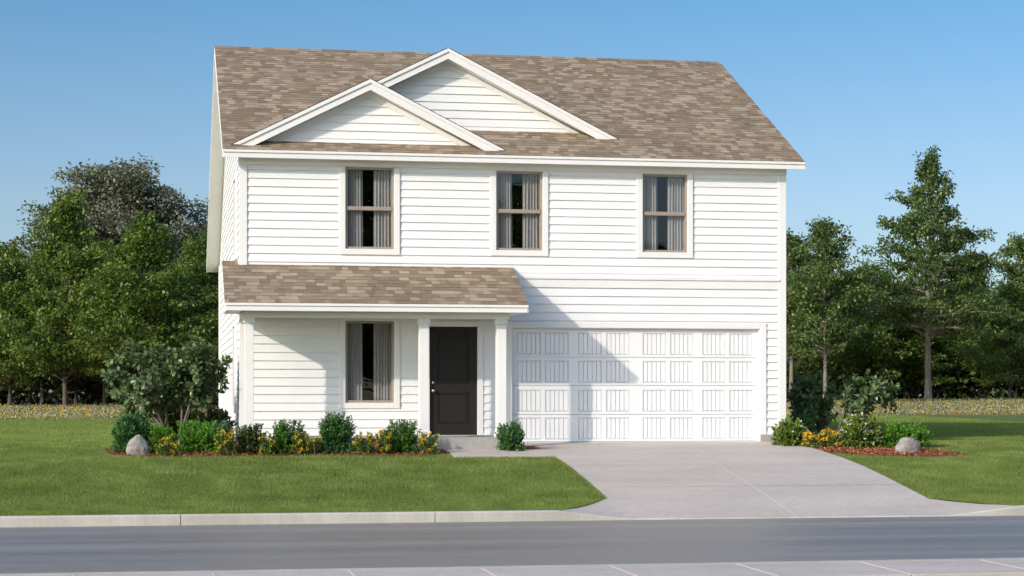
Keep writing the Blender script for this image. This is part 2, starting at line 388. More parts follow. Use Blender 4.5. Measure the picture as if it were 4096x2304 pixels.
mb.box(.15, W - .15, .2, 1.4, 5.1, 5.2); mb.box(5.03, W-.15, .2, 1.4, 2.56, 2.7); mb.box(.15, 4.95, .2, 1.4, -.2, .0)
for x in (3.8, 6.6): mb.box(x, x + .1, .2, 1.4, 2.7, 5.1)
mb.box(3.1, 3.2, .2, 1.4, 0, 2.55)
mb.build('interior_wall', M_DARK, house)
mb = MB(); mb.box(-.012, 5.05, -.02, 0, -.3, .105); mb.box(-.03, 0, -.02, DEP, -.3, .06); mb.box(W, W + .02, -.0, DEP, -.3, .06); mb.box(9.925, W + .02, -.04, -.001, -.3, .108)
mb.build('foundation', M_FOUND, house)

def wav(x, k, a): return a * (math.sin(x * 1.7 + k * 2.3) + .6 * math.sin(x * 4.1 + k * 5.1) + .4 * math.sin(x * .6 + k))
def siding(name, frame, z0, z1, exp, urange, holes, parent, t=.023, wob=.0016, first=None):
    """frame(u, z, off) -> point; urange(z) -> (u0, u1) of the wall at height z"""
    mb = MB(); k = 0; z = z0
    while z < z1 - .01:
        e = exp if not (k == 0 and first) else first
        zt = min(z + e, z1)
        cz = sorted({z, zt, *[h[2] for h in holes if z < h[2] < zt], *[h[3] for h in holes if z < h[3] < zt]})
        for a, b in zip(cz, cz[1:]):
            m = (a + b) / 2
            u0a, u1a = urange(a); u0b, u1b = urange(b)
            ivs = [(u0a, u1a, u0b, u1b)]
            for h in holes:
                if h[2] < m < h[3]:
                    nv = []
                    for (p, q, r, s) in ivs:
                        if h[0] > p and h[1] < q: nv += [(p, h[0], r, h[0]), (h[1], q, h[1], s)]
                        elif h[0] <= p and h[1] >= q: pass
                        elif h[0] <= p < h[1]: nv.append((h[1], q, h[1], s))
                        elif h[0] < q <= h[1]: nv.append((p, h[0], r, h[0]))
                        else: nv.append((p, q, r, s))
                    ivs = nv
            for (p, q, r, s) in ivs:
                n = max(1, int((q - p) / .45))
                oa = t * (1 - (a - z) / exp) + .002; ob = t * (1 - (b - z) / exp) + .002
                for i in range(n):
                    f0, f1 = i / n, (i + 1) / n
                    ua0, ua1, ub0, ub1 = p + (q - p) * f0, p + (q - p) * f1, r + (s - r) * f0, r + (s - r) * f1
                    w0 = wav(ua0, k, wob) if a == z else 0; w1 = wav(ua1, k, wob) if a == z else 0
                    mb.quad(frame(ua0, a + w0, oa + w0), frame(ua1, a + w1, oa + w1), frame(ub1, b, ob), frame(ub0, b, ob))
                    if a == z: mb.quad(frame(ua0, a + w0, .0), frame(ua1, a + w1, .0), frame(ua1, a + w1, oa + w1), frame(ua0, a + w0, oa + w0))
        z = zt; k += 1
    return mb.build(name, M_SID, parent, recalc=False)
fr_front = lambda u, z, o: (u, -o, z)
HOL = [(a - .03, b + .03, c - .03, d + .03) for a, b, c, d in WIN + [DOORO]] + [(GARO[0] - .03, GARO[1] + .03, -.3, GARO[3] + .03)]
siding('siding', fr_front, .108, 2.90, .155, lambda z: (.02, W - .02), HOL, house)
siding('siding', fr_front, 3.10, 5.12, .1535, lambda z: (.02, W - .02), HOL, house, first=.07)
def yr(z):                                        # side wall extent below the sloping roof
    lo = 0 if z < roof_z(0) - TK else EY + (z + TK - EZ) / .5
    hi = DEP if z < roof_z(DEP) - TK else RY + (RZ - TK - z) / .5
    return (min(lo, RY), max(hi, RY))
fr_left = lambda u, z, o: (-o, u, z)
siding('siding', fr_left, .06, RZ - TK, .1535, yr, [(a + .02, b - .02, c + .02, d - .02) for a, b, c, d in SWN], house, t=.015, wob=.001)
siding('siding', lambda u, z, o: (W + o, u, z), .06, RZ - TK, .1535, yr, [], house)

def board(name, boxes, parent=house, m=M_TRIM, bev=.004):
    mb = MB()
    for b in boxes: mb.box(*b)
    return mb.build(name, m, parent, bevel=bev)
board('corner_board', [(-.014, .127, -.034, -.0005, .03, 5.10)])
board('corner_board', [(10.288, W + .028, -.034, -.0005, .109, 5.10), (W + .0005, W + .034, -.0005, .09, .03, 5.10)])
board('corner_board', [(-.030, -.0005, DEP - .10, DEP + .02, .03, roof_z(DEP) - TK - .01)])
board('frieze_board', [(-.032, W + .032, -.042, -.0005, 5.103, 5.30)])
bb = board('belt_board', [(.127, 10.288, -.032, -.0005, 2.900, 3.058)])
board('belt_cap', [(.12, 10.30, -.055, -.0005, 3.0585, 3.094)], bb)

# ---- shingled slopes
def shingles(name, O, U, V, L, urange, exp, parent, seed, lift=.0):
    rnd = random.Random(seed); O, U, V = Vector(O), Vector(U).normalized(), Vector(V).normalized(); Nn = U.cross(V).normalized()
    if Nn.z < 0: Nn = -Nn
    mb = MB(); n = int(math.ceil(L / exp)); prev = []
    for k in range(n):
        v0, v1 = k * exp, min((k + 1) * exp, L)
        a0, b0 = urange(v0); a1, b1 = urange(v1)
        u = a0 - rnd.uniform(0, .25); tone = rnd.random(); run = 0
        while u < b0:
            w = rnd.choice((.11, .13, .16, .19, .22)) * rnd.uniform(.9, 1.1)
            e = min(u + w, b0); s = max(u, a0)
            r = rnd.random()
            tone = .15 + .2 * rnd.random() if r < .34 else (.42 + .25 * rnd.random() if r < .72 else .78 + .22 * rnd.random())
            if e - s > .01:
                h = .008 + (.005 if rnd.random() < .5 else 0) + lift; jj = rnd.uniform(-.004, .004)
                sk = rnd.uniform(-.012, .012)
                def P(uu, vv, hh): return tuple(O + U * uu + V * vv + Nn * hh)
                s1, e1 = max(s, a1), min(e, b1)
                if e1 <= s1: s1 = e1 = (max(a1, min(b1, (s + e) / 2)))
                mb.quad(P(s, v0 + jj, h), P(e, v0 + jj, h), P(e1, v1 + .01, .004 + lift), P(s1, v1 + .01, .004 + lift), tone)
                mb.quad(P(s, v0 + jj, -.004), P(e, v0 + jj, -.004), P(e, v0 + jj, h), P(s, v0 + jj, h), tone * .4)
            u = e if e < b0 else b0 + 1
    return mb.build(name, M_SHG, parent, tone=True, recalc=False)
SL = math.hypot(1, .5); VUP = (0, 1, .5)
Lm = (RY - EY) * SL
deck = MB()
deck.prism([(EY, EZ - .006), (RY, RZ - .006), (BY, BZ - .006), (BY, BZ - TK), (RY, RZ - TK - .006), (EY, EZ - TK + .03)], OX0 + .006, OX1 - .006, 'x')
roof = shingles('roof', (OX0 - .012, EY - .02, EZ - .01), (1, 0, 0), VUP, Lm, lambda v: (0, OX1 - OX0 + .024), .143, house, 5)
deck.build('soffit', M_TRIM, roof, bevel=.003)
shingles('rear_slope', (OX0 - .012, BY + .02, BZ - .01), (1, 0, 0), (0, -1, .5), (BY - RY) * SL, lambda v: (0, OX1 - OX0 + .024), .143, roof, 6)
mb = MB(); x = OX0 - .01; rnd = random.Random(3)
while x < OX1 - .05:
    x2 = min(x + .25, OX1 + .01)
    for s in (-1, 1): mb.quad((x, RY, RZ + .022), (x2, RY, RZ + .022 - .004), (x2, RY + s * .13, RZ - .054), (x, RY + s * .13, RZ - .05), rnd.choice((.2, .5, .5, .8)))
    x = x2
mb.build('ridge_cap', M_SHG, roof, tone=True, recalc=False)
fa = board('fascia', [(OX0 + .004, OX1 - .004, EY - .022, EY - .0005, EZ - .152, EZ - .058), (OX0 - .008, OX1 + .012, EY - .045, EY - .0005, EZ - .0575, EZ - .012)], roof)
mb = MB()
for x0, x1 in ((OX0 - .018, OX0 + .005), (OX1 - .005, OX1 + .014)):
    mb = MB()
    mb.prism([(EY - .02, EZ - .016), (RY, RZ - .016), (RY, RZ - TK - .02), (EY - .02, EZ - .152)], x0, x1, 'x')
    mb.prism([(RY + .0005, RZ - .016), (BY + .02, BZ - .016), (BY + .02, BZ - TK - .02), (RY + .0005, RZ - TK - .02)], x0, x1, 'x')
    mb.build('rake_board', M_TRIM, roof)

# ---- the two front gables standing on the roof slope
def gable(name_lab, cx, yf, zp, hw, yface, zi, bz, hwi, seed):
    zb = zp - .5 * hw                              # rake foot height
    def ur(z):
        t = (zi - z) / (zi - bz); t = max(0, min(1.02, t)); return (cx - hwi * t, cx + hwi * t)
    # siding triangle (clipped a little under the roof surface)
    base = roof_z(yface) - .01
    zlo = base - .02
    sd_ = siding('gable', lambda u, z, o: (u, yface - o, z), zlo, zi, .1535, ur, [], house, first=.10)
    sd_['label'] = name_lab
    mb = MB(); mb.prism([(cx - hwi - .3, bz - .10), (cx + hwi + .3, bz - .10), (cx, zp - .10)], yface + .002, yface + .06, 'y'); mb.build('gable_wall', M_TRIM, sd_)
    mb = MB()
    for s in (-1, 1):                              # frieze board under the rake soffit
        mb.prism([(cx, zp - .185), (cx + s * (hw - .35), zp - .185 - .5 * (hw - .35)), (cx + s * hwi, bz), (cx, zi)], yface - .03, yface - .0005, 'y')
    mb.build('gable_frieze', M_TRIM, sd_)
    mb = MB()
    for s in (-1, 1):
        e = hw - .02; q = .34
        # fascia board, its foot cut flat on the roof
        mb.prism([(cx, zp - .06), (cx + s * e, zp - .06 - .5 * e), (cx + s * (e - q + .06), zp - .06 - .5 * e), (cx, zp - .19)], yf, yf + .02, 'y')
        mb.prism([(cx, zp + .006), (cx + s * (e + .11), zp + .006 - .5 * (e + .11)), (cx + s * (e - .02), zp + .006 - .5 * (e + .11)), (cx, zp - .062)], yf - .025, yf - .0005, 'y')
        # overhang (soffit) back to the wall
        mb.prism([(cx, zp - .012), (cx + s * (e + .05), zp - .012 - .5 * (e + .05)), (cx + s * (e - q + .10), zp - .012 - .5 * (e + .05)), (cx, zp - .185)], yf + .0205, yface + .002, 'y')
    mb.build('rake_board', M_TRIM, sd_)
    # its own little shingled roof running back into the main slope
    yb = EY + (zp - EZ) / .5 + .02
    mb2 = MB()
    for s in (-1, 1):
        hh = hw + .11; ys0 = yf - .03
        nrow = int(hh * SL / .143)
        for k in range(nrow):
            d0, d1 = hh - hh * k / nrow, hh - hh * (k + 1) / nrow
            z0_, z1_ = zp + .012 - .5 * d0, zp + .012 - .5 * d1
            y0_, y1_ = max(ys0 + .01, EY + (z0_ - EZ) / .5 + .03), max(ys0 + .01, EY + (z1_ - EZ) / .5 + .03)
            yy = ys0; r2 = random.Random(seed * 100 + k * 2 + s)
            while yy < y1_:
                y2 = yy + r2.uniform(.14, .3)
                mb2.quad((cx + s * d0, min(yy, y0_), z0_ + .012), (cx + s * d0, min(y2, y0_), z0_ + .012), (cx + s * d1, min(y2, y1_), z1_ + .004), (cx + s * d1, min(yy, y1_), z1_ + .004), r2.random())
                yy = y2
    mb2.build('gable_roof', M_SHG, sd_, tone=True, recalc=False)
gable('smaller front gable at the left, low on the roof', 2.385, -.14, 6.706, 2.44, .13, 6.405, 5.557, 1.70, 1)
gable('larger front gable set higher on the roof', 3.945, .62, 7.46, 3.22, .94, 7.165, 5.965, 2.47, 2)

# ---- windows, door, garage door
def casing(o, x0, x1, z0, z1, parent, y=-.040, name='casing', w=.108, bottom=True, top=True, wt=None):
    wt = wt or w; bx = []
    bx.append((x0 - w, x0, y, -.0005, z0 - (w if bottom else 0), z1 + (wt if top else 0)))
    bx.append((x1, x1 + w, y, -.0005, z0 - (w if bottom else 0), z1 + (wt if top else 0)))
    if bottom: bx.append((x0, x1, y, -.0005, z0 - w, z0))
    if top: bx.append((x0, x1, y, -.0005, z1, z1 + wt))
    return board(name, bx, parent)
def window(x0, x1, z0, z1, rail, lab, wt):
    mb = MB(); f = .045
    mb.box(x0, x0 + f, .0, .07, z0, z1); mb.box(x1 - f, x1, .0, .07, z0, z1); mb.box(x0 + f, x1 - f, .0, .07, z0, z0 + f); mb.box(x0 + f, x1 - f, .0, .07, z1 - f, z1)
    if rail: mb.box(x0 + f, x1 - f, -.012, .05, rail - .033, rail + .033); mb.box(x0 + .01, x1 - .01, -.006, -.0005, rail - .042, rail - .034)
    fr = mb.build('window', M_BEIGE, house, bevel=.003); fr['label'] = lab
    casing(fr, x0, x1, z0, z1, fr, w=.105, top=wt > 0, wt=wt)
    if rail:
        for a, b, y in ((z0 + f, rail - .033, .040), (rail + .033, z1 - f, .022)):
            mb = MB(); mb.quad((x0 + f, y, a), (x1 - f, y, a), (x1 - f, y, b), (x0 + f, y, b)); mb.build('pane', M_GLASS, fr, recalc=False)
    else:
        mb = MB(); mb.quad((x0 + f, .03, z0 + f), (x1 - f, .03, z0 + f), (x1 - f, .03, z1 - f), (x0 + f, .03, z1 - f)); mb.build('pane', M_GLASS, fr, recalc=False)
labs = ['upper window above the porch roof', 'upper middle window', 'upper window above the garage', 'lower porch window without a middle rail']
for w_, lab in zip(WIN, labs):
    window(*w_, None if w_[2] < 2 else 4.335 if w_[0] < 4 else 4.33, lab, .0 if w_[2] > 2 and w_[0] < 4 else (.022 if w_[2] > 2 else .042))
rc = random.Random(8)
clabs = []
for wn_, w_ in zip(('upper window above the porch roof', 'upper middle window', 'upper window above the garage', 'ground floor porch window'), WIN):
    x0, x1, z0, z1 = w_; wd = x1 - x0 - .09
    for side, (a, b) in (('left', (x0 + .03, x0 + .045 + wd * .355)), ('right', (x1 - .045 - wd * .40, x1 - .03))):
        mb = MB(); n = 90; zt, zb_ = z1 + .03, z0 - .2
        per = rc.uniform(.054, .060)
        def cy(x, zf):
            ph = 2 * math.pi * (x - a) / per; return .108 + .019 * math.sin(ph + .25 * math.sin(zf * 2.2)) + .008 * math.sin(ph * .37 + 1) 
        m_ = 8
        for j in range(m_ + 1):
            zf = j / m_
            for i in range(n + 1):
                x = a + (b - a) * i / n; mb.v.append((x + .010 * (zf - .5) * math.sin(i / n * 5 + len(clabs)), cy(x, zf), zb_ + (zt - zb_) * zf))
        mb.f = [(j*(n+1)+i, j*(n+1)+i+1, (j+1)*(n+1)+i+1, (j+1)*(n+1)+i) for j in range(m_) for i in range(n)]; mb.t = [.5]*len(mb.f)
        o = mb.build('curtain', M_CURT, None, smooth=True, recalc=False)
        tag(o, 'pleated white curtain on the %s side of the %s' % (side, wn_), 'curtain', 'curtains behind the house windows')
# side windows, almost edge-on
for (a, b, c, d), lab in zip(SWN, ('upper window in the left side wall', 'lower window in the left side wall')):
    w = .09
    mb = MB(); mb.box(-.045, -.0005, a - w, a, c - w, d + w); mb.box(-.045, -.0005, b, b + w, c - w, d + w); mb.box(-.045, -.0005, a, b, c - w, c); mb.box(-.045, -.0005, a, b, d, d + w)
    fr = mb.build('window', M_TRIM, house); fr['label'] = lab
    mb = MB(); mb.box(-.022, -.001, a + .001, b - .001, c + .001, d - .001); mb.build('pane', m_plain('dark_glass', (.02, .022, .025), .05), fr)

# entry door
x0, x1, z0, z1 = DOORO
mb = MB(); F0 = .035
hx = [(x0 + .15, x1 - .155)]; pan = [(x0 + .15, x1 - .155, 1.075, 1.99), (x0 + .15, x1 - .155, .325, .905)]
for a, b, c, d in holes_grid(x0 + .004, x1 - .004, z0 + .004, z1 - .004, pan): mb.box(a, b, F0, F0 + .04, c, d)
for a, b, c, d in pan:
    mb.box(a, b, F0 + .016, F0 + .035, c, d)
    for q in ((a + .012, b - .012, c + .012, c + .030), (a + .012, b - .012, d - .030, d - .012), (a + .012, a + .030, c + .031, d - .031), (b - .030, b - .012, c + .031, d - .031)): mb.box(q[0], q[1], F0 + .004, F0 + .015, q[2], q[3])
    mb.box(a + .052, b - .052, F0 + .008, F0 + .015, c + .052, d - .052)
door = mb.build('door', M_DOOR, house); door['label'] = 'black two-panel front door'
casing(None, x0, x1, z0 - .0, z1, door, w=.105, bottom=False, wt=.10, y=-.03)
board('threshold', [(x0 - .02, x1 + .02, -.05, .1, z0 - .02, z0 + .003)], door, M_FOUND)
def lathe(name, c, prof, m, parent):
    mb = MB(); pts = [(c[0], c[1] - d, c[2]) for d, r in prof]; mb.tube(pts, [r for d, r in prof], 20); return mb.build(name, m, parent, smooth=True)
kx = at(1733, 1563, 0)[0]
lathe('knob', (kx, .036, at(1733, 1563, 0)[1]), [(0, .036), (.006, .036), (.010, .016), (.035, .013), (.042, .026), (.055, .033), (.070, .030), (.080, .012)], M_STEEL, door)
lathe('deadbolt', (kx, .036, at(1733, 1530, 0)[1]), [(0, .031), (.008, .031), (.016, .027), (.020, .016), (.028, .014)], M_STEEL, door)

# garage door: four sections, each with eight recessed plank panels
x0, x1, z0, z1 = GARO
PX = [5.181, 5.634, 5.719, 6.172, 6.360, 6.813, 6.902, 7.352, 7.616, 8.069, 8.156, 8.605, 8.794, 9.244, 9.331, 9.786]
px_ = list(zip(PX[0::2], PX[1::2])); SECZ = [(-.012, .499, .03, .442), (.499, 1.050, .556, .968), (1.050, 1.587, 1.107, 1.519), (1.587, 2.12, 1.635, 2.051)]
mb = MB(); mb.box(x0, x1, .102, .12, -.02, z1)
for a, b, c, d in SECZ:
    for q in holes_grid(x0 + .02, x1 - .02, a + .005, b - .005, [(p[0], p[1], c, d) for p in px_]): mb.box(q[0], q[1], .065, .1015, q[2], q[3])
gd = mb.build('garage_door', M_GAR, house); gd['label'] = 'white double garage door with plank panels'
for a, b, c, d in SECZ:
    for p0, p1 in px_:
        mb = MB(); n = 5; gp = .013; bw = (p1 - p0 - .036 - gp * (n - 1)) / n
        for i in range(n):
            xa = p0 + .018 + i * (bw + gp); mb.box(xa, xa + bw, .078, .1005, c + .018, d - .018)
        for q in ((p0 + .005, p0 + .013, c + .005, d - .005), (p1 - .013, p1 - .005, c + .005, d - .005), (p0 + .0135, p1 - .0135, c + .005, c + .013), (p0 + .0135, p1 - .0135, d - .013, d - .005)): mb.box(q[0], q[1], .070, .1005, q[2], q[3])
        mb.build('door_panel', M_GAR, gd)
board('casing', [(x0 - .11, x0, -.035, -.0005, -.02, z1 + .105), (x1, x1 + .125, -.035, -.0005, .109, z1 + .105), (x0, x1, -.035, -.0005, z1, z1 + .105),
                 (x0, x0 + .018, .0, .10, -.02, z1), (x1 - .018, x1, .0, .10, -.02, z1), (x0 + .018, x1 - .018, .0, .10, z1 - .018, z1)], gd)
board('bottom_seal', [(x0 + .02, x1 - .02, .063, .10, -.03, -.010)], gd, m_plain('seal_rubber', (.35, .35, .35), .8))

# ---- porch
PYE, PZE = -1.55, 2.494
pr = shingles('porch_roof', (-.315 - .01, PYE - .015, PZE - .008), (1, 0, 0), VUP, 1.55 * SL, lambda v: (0, 5.415), .1515, house, 11)
pr['label'] = 'shingled lean-to roof over the porch'
mb = MB(); mb.prism([(PYE, PZE - .008), (-.0, PZE + .767), (-.0, PZE + .55), (PYE, PZE - .14)], -.309, 5.078, 'x'); mb.build('soffit', M_TRIM, pr)
# little shingled wedge past the corner
pz0 = PZE + .775
shingles('porch_roof', (-.325, -.0, pz0 - .008), (1, 0, 0), VUP, .16, lambda v: (0, .292), .15, house, 12)
mb = MB(); mb.prism([(.0, pz0 - .012), (.14, pz0 + .06), (.14, pz0 - .2), (0, pz0 - .2)], -.309, -.036, 'x'); mb.build('soffit', M_TRIM, pr)
board('fascia', [(-.309, 5.076, PYE - .02, PYE - .0005, 2.351, 2.440), (-.318, 5.088, PYE - .042, PYE - .0005, 2.4405, 2.486)], pr)
mb = MB()
for a, b in ((-.33, -.3095), (5.0785, 5.096)):
    mb = MB(); mb.prism([(PYE - .01, PZE - .02), (-.0, PZE + .755), (-.0, PZE + .57), (PYE - .01, PZE - .145)], a, b, 'x')
    mb.build('rake_board', M_TRIM, pr)
board('porch_ceiling', [(-.30, 5.07, -1.52, -.06, 2.352, 2.366)])
board('porch_beam', [(-.011, 4.812, -1.22, -1.07, 2.248, 2.351), (-.011, .135, -1.0695, -.035, 2.248, 2.351), (4.68, 4.812, -1.0695, -.036, 2.248, 2.351)])
for (a, b) in ((.036, .194), (3.160, 3.336), (4.577, 4.753)):
    mb = MB(); w = b - a; y0 = -1.20
    mb.box(a, b, y0, y0 + w, .12, 2.15); c = mb.build('porch_column', M_TRIM, house, bevel=.006)
    c['label'] = 'white square porch post'
    board('capital', [(a - .023, b + .020, y0 - .022, y0 + w + .02, 2.150, 2.247)], c)
    board('plinth', [(a - .020, b + .020, y0 - .02, y0 + w + .02, .105, .222)], c)
board('porch_step', [(-.02, 4.70, -1.34, -.021, -.25, .098), (-.02, 4.70, -.34, -.022, .0985, .117)], house, M_FOUND, .006)

# ------------------------------------------------------------------ foliage helpers
def leafobj(name, P, D, Nn, L, Wd, tone, m, parent=None, shape='quad', fold=.25, droop=0.0):
    n = len(P); D = D / np.linalg.norm(D, axis=1, keepdims=True)
    S = np.cross(D, Nn); S /= np.linalg.norm(S, axis=1, keepdims=True) + 1e-9; Nr = np.cross(S, D)
    L = L[:, None]; Wd = Wd[:, None]
    if shape == 'tri':
        V = np.stack([P - S * Wd / 2, P + S * Wd / 2, P + D * L], 1); k = 3; F_ = [(0, 1, 2)]
    elif shape == 'quad':
        V = np.stack([P, P + D * L * .45 + S * Wd / 2 + Nr * Wd * fold, P + D * L, P + D * L * .45 - S * Wd / 2 + Nr * Wd * fold], 1); k = 4; F_ = [(0, 1, 2, 3)]
    else:
        dr = -Nr * L * droop
        V = np.stack([P, P + D * L * .3 + S * Wd * .38 + Nr * Wd * fold, P + D * L * .68 + S * Wd * .5 + Nr * Wd * fold + dr * .5, P + D * L + dr,
                      P + D * L * .68 - S * Wd * .5 + Nr * Wd * fold + dr * .5, P + D * L * .3 - S * Wd * .38 + Nr * Wd * fold, P + D * L * .5 + dr * .3], 1); k = 7
        F_ = [(0, 1, 2, 6), (6, 2, 3, 3), (6, 3, 4, 4), (0, 6, 4, 5)]
        F_ = [(0, 1, 2, 6), (6, 2, 3), (6, 3, 4), (0, 6, 4, 5)]
    V = V.reshape(-1, 3).astype(np.float32)
    base = (np.arange(n) * k)[:, None]
    loops, starts, tot = [], [], []
    flat = np.concatenate([np.array(f) for f in F_]); loops = (base + flat[None, :]).reshape(-1).astype(np.int32)
    lens = np.array([len(f) for f in F_]); tot = np.tile(lens, n).astype(np.int32); starts = np.concatenate([[0], np.cumsum(tot)[:-1]]).astype(np.int32)
    me = bpy.data.meshes.new(name); me.vertices.add(len(V)); me.vertices.foreach_set('co', V.reshape(-1))
    me.loops.add(len(loops)); me.loops.foreach_set('vertex_index', loops)
    me.polygons.add(len(tot)); me.polygons.foreach_set('loop_start', starts); me.polygons.foreach_set('loop_total', tot)
    a = me.attributes.new('tone', 'FLOAT', 'FACE'); a.data.foreach_set('value', np.repeat(np.clip(tone, 0, 1), len(F_)).astype(np.float32))
    me.materials.append(m); me.update(calc_edges=True); me.validate()
    o = bpy.data.objects.new(name, me); col.objects.link(o)
    if parent: o.parent = parent
    return o
def rdir(rs, n): v = rs.normal(size=(n, 3)); return v / np.linalg.norm(v, axis=1, keepdims=True)

GREEN = [(0, (.040, .072, .015)), (.4, (.115, .182, .032)), (.75, (.19, .26, .052)), (1, (.29, .35, .09))]
M_LF = m_leaf('maple_leaf', GREEN, .45, .35)
M_LF2 = m_leaf('oak_leaf', [(0, (.042, .075, .022)), (.5, (.115, .180, .046)), (1, (.24, .30, .09))], .45, .3)
M_LFG = m_leaf('olive_leaf', [(0, (.09, .10, .07)), (.5, (.195, .20, .145)), (1, (.37, .37, .28))], .5, .25)
M_BARK = m_bark('grey_bark', (.10, .085, .07), (.30, .26, .21))
M_BARKD = m_bark('dark_bark', (.04, .032, .026), (.13, .105, .085))

def tree_meshes(seed, H, cb, Rf, nl, leaf, per, m, bark, trunk_r, up=(.25, .7), bare=0, cr=.5):
    """crown of leaf clumps carried by limbs: returns (trunk mesh, crown mesh)"""
    rnd = random.Random(seed); rs = np.random.RandomState(seed)
    tb = MB(); npt = 12; tr = []
    for i in range(npt + 1):
        f = i / npt; tr.append(Vector((.035 * H * math.sin(f * 3 + seed) * f * .5, .03 * H * math.cos(f * 2.3 + seed) * f * .4, H * .97 * f)))
    rr = [trunk_r * (1.25 if i == 0 else 1) * (1 - .93 * (i / npt) ** .9) + .012 for i in range(npt + 1)]
    tb.tube(tr, rr, 9)
    def tp(h): f = h / (H * .97) * npt; i = min(int(f), npt - 1); return tr[i].lerp(tr[i+1], f - i)
    anch = []
    for k in range(nl):
        f = (k + rnd.random() * .9) / nl; h = cb + (H * .95 - cb) * f ** 1.2
        R = Rf(f) * rnd.uniform(.62, 1.15)
        az = k * 2.399963 + rnd.uniform(-.4, .4); el = rnd.uniform(*up) + .45 * f
        d = Vector((math.cos(az) * math.cos(el), math.sin(az) * math.cos(el), math.sin(el)))
        p = tp(h); pts = [p.copy()]; seg = 5; ln = R * 1.08; crr = cr * min(1.1, .55 + .18 * R)
        for s in range(seg):
            d = (d + Vector((rnd.uniform(-.22, .22), rnd.uniform(-.22, .22), rnd.uniform(-.16, .12)))).normalized()
            p = p + d * ln / seg; pts.append(p.copy())
            if p.z > H: p.z = H - rnd.uniform(0, .3); d.z = -.1
            if s >= 1:
                anch.append((p.copy(), crr * rnd.uniform(.7, 1.15)))
                for t in range(1 + int(R * .75 + rnd.random())):
                    q = d.cross(Vector((0, 0, 1))).normalized() * rnd.choice((-1, 1)) * rnd.uniform(.3, .9) * R * .36 + d * rnd.uniform(0, .3) + Vector((0, 0, rnd.uniform(-.15, .35)))
                    anch.append((p + q, crr * rnd.uniform(.55, 1.0)))
                    if rnd.random() < .45: tb.tube([p, p + q * .6, p + q], [.018, .012, .005], 4, False)
        r0 = min(trunk_r * .42, .018 + .02 * ln); tb.tube(pts, [r0 * (1 - .16 * i) for i in range(len(pts))], 5, False)
    P, D, T = [], [], []
    for (c, r) in anch:
        n = max(6, int(per * (r / cr) ** 2 * rnd.uniform(.6, 1.3)))
        v = rdir(rs, n) * (rs.rand(n, 1) ** .45); v[:, 2] *= .5
        pos = np.array(c) + v * r
        out = v * 1.0 + rdir(rs, n) * .8; out[:, 2] -= .25
        P.append(pos); D.append(out); T.append(np.clip(rnd.gauss(.45, .16) + rs.normal(0, .16, n), 0, 1))
    P = np.concatenate(P); D = np.concatenate(D); T = np.concatenate(T); n = len(P)
    Nn = rdir(rs, n) * .75 + np.array([0, 0, .8]); L = leaf * rs.uniform(.65, 1.3, n)
    t = tb.build('trunk', bark, None, smooth=True)
    c = leafobj('crown', P, D, Nn, L, L * .62, T, m)
    zz = np.empty(len(c.data.vertices) * 3, np.float32); c.data.vertices.foreach_get('co', zz); PH = float(np.percentile(zz[2::3], 99.97))
    return t, c, PH
PROTO = {}
def tree_kind(key, *a, **k): tm = tree_meshes(*a, **k); PROTO[key] = (tm[:2], tm[2])
def plant_tree(name, key, xpx, Y, top, label, cat='tree', group=None, widthf=1.0, rz=0, Xw=None):
    (t, c), H = PROTO[key]
    X = at(xpx, 0, Y)[0] if Xw is None else Xw; dep = at(xpx, 0, Y)[2] if Xw is None else 0
    z = gz(X, Y) - .05; h = (CZ + (HY - top) / F * dep - z) if Xw is None else top
    s = h / H
    e = empty(name, (X, Y, z)); e.rotation_euler = (0, 0, rz); e.scale = (s * widthf, s * widthf, s)
    for src in (t, c):
        o = src if src.parent is None else src.copy()
        if src.parent is not None: col.objects.link(o)
        o.parent = e
    tag(e, label, cat, group); return e

rnd_round = lambda f: 3.6 * math.sin(math.pi * min(1, (f * .86 + .16))) ** .7 + .3
tree_kind('maple', 11, 10.0, 1.15, lambda f: 3.0 * (1 - f) ** .62 * (.85 + .35 * min(1, f * 4)) + .30, 74, .18, 40, M_LF, M_BARKD, .12, cr=.47)
tree_kind('maple_b', 23, 10.0, 1.2, lambda f: 3.4 * (1 - f) ** .70 * (.8 + .45 * min(1, f * 4)) + .25, 76, .18, 40, M_LF, M_BARKD, .12, cr=.47)
tree_kind('tall', 37, 12.0, 3.0, lambda f: (4.7 * (1 - f) ** .95 + .28) * (1 if f > .12 else .85), 60, .17, 50, M_LF2, M_BARK, .18, up=(.12, .42), cr=.42)
tree_kind('open', 41, 9.5, 2.4, lambda f: 2.3 * (1 - f) ** .6 * (.8 + .5 * min(1, f * 3)) + .35, 58, .17, 42, M_LF2, M_BARK, .12, cr=.44)
tree_kind('pale', 61, 10.0, 1.4, lambda f: 3.2 * (1 - f) ** .6 * (.85 + .35 * min(1, f * 4)) + .30, 66, .18, 44, M_LF2, M_BARKD, .14, cr=.50)
tree_kind('olive', 53, 12.0, 3.5, lambda f: 4.7 * max(0, 1 - f ** 1.7) ** .8 * (.8 + .3 * min(1, f * 3)) + .3, 120, .17, 50, M_LFG, M_BARKD, .24, up=(.1, .5), cr=.58)

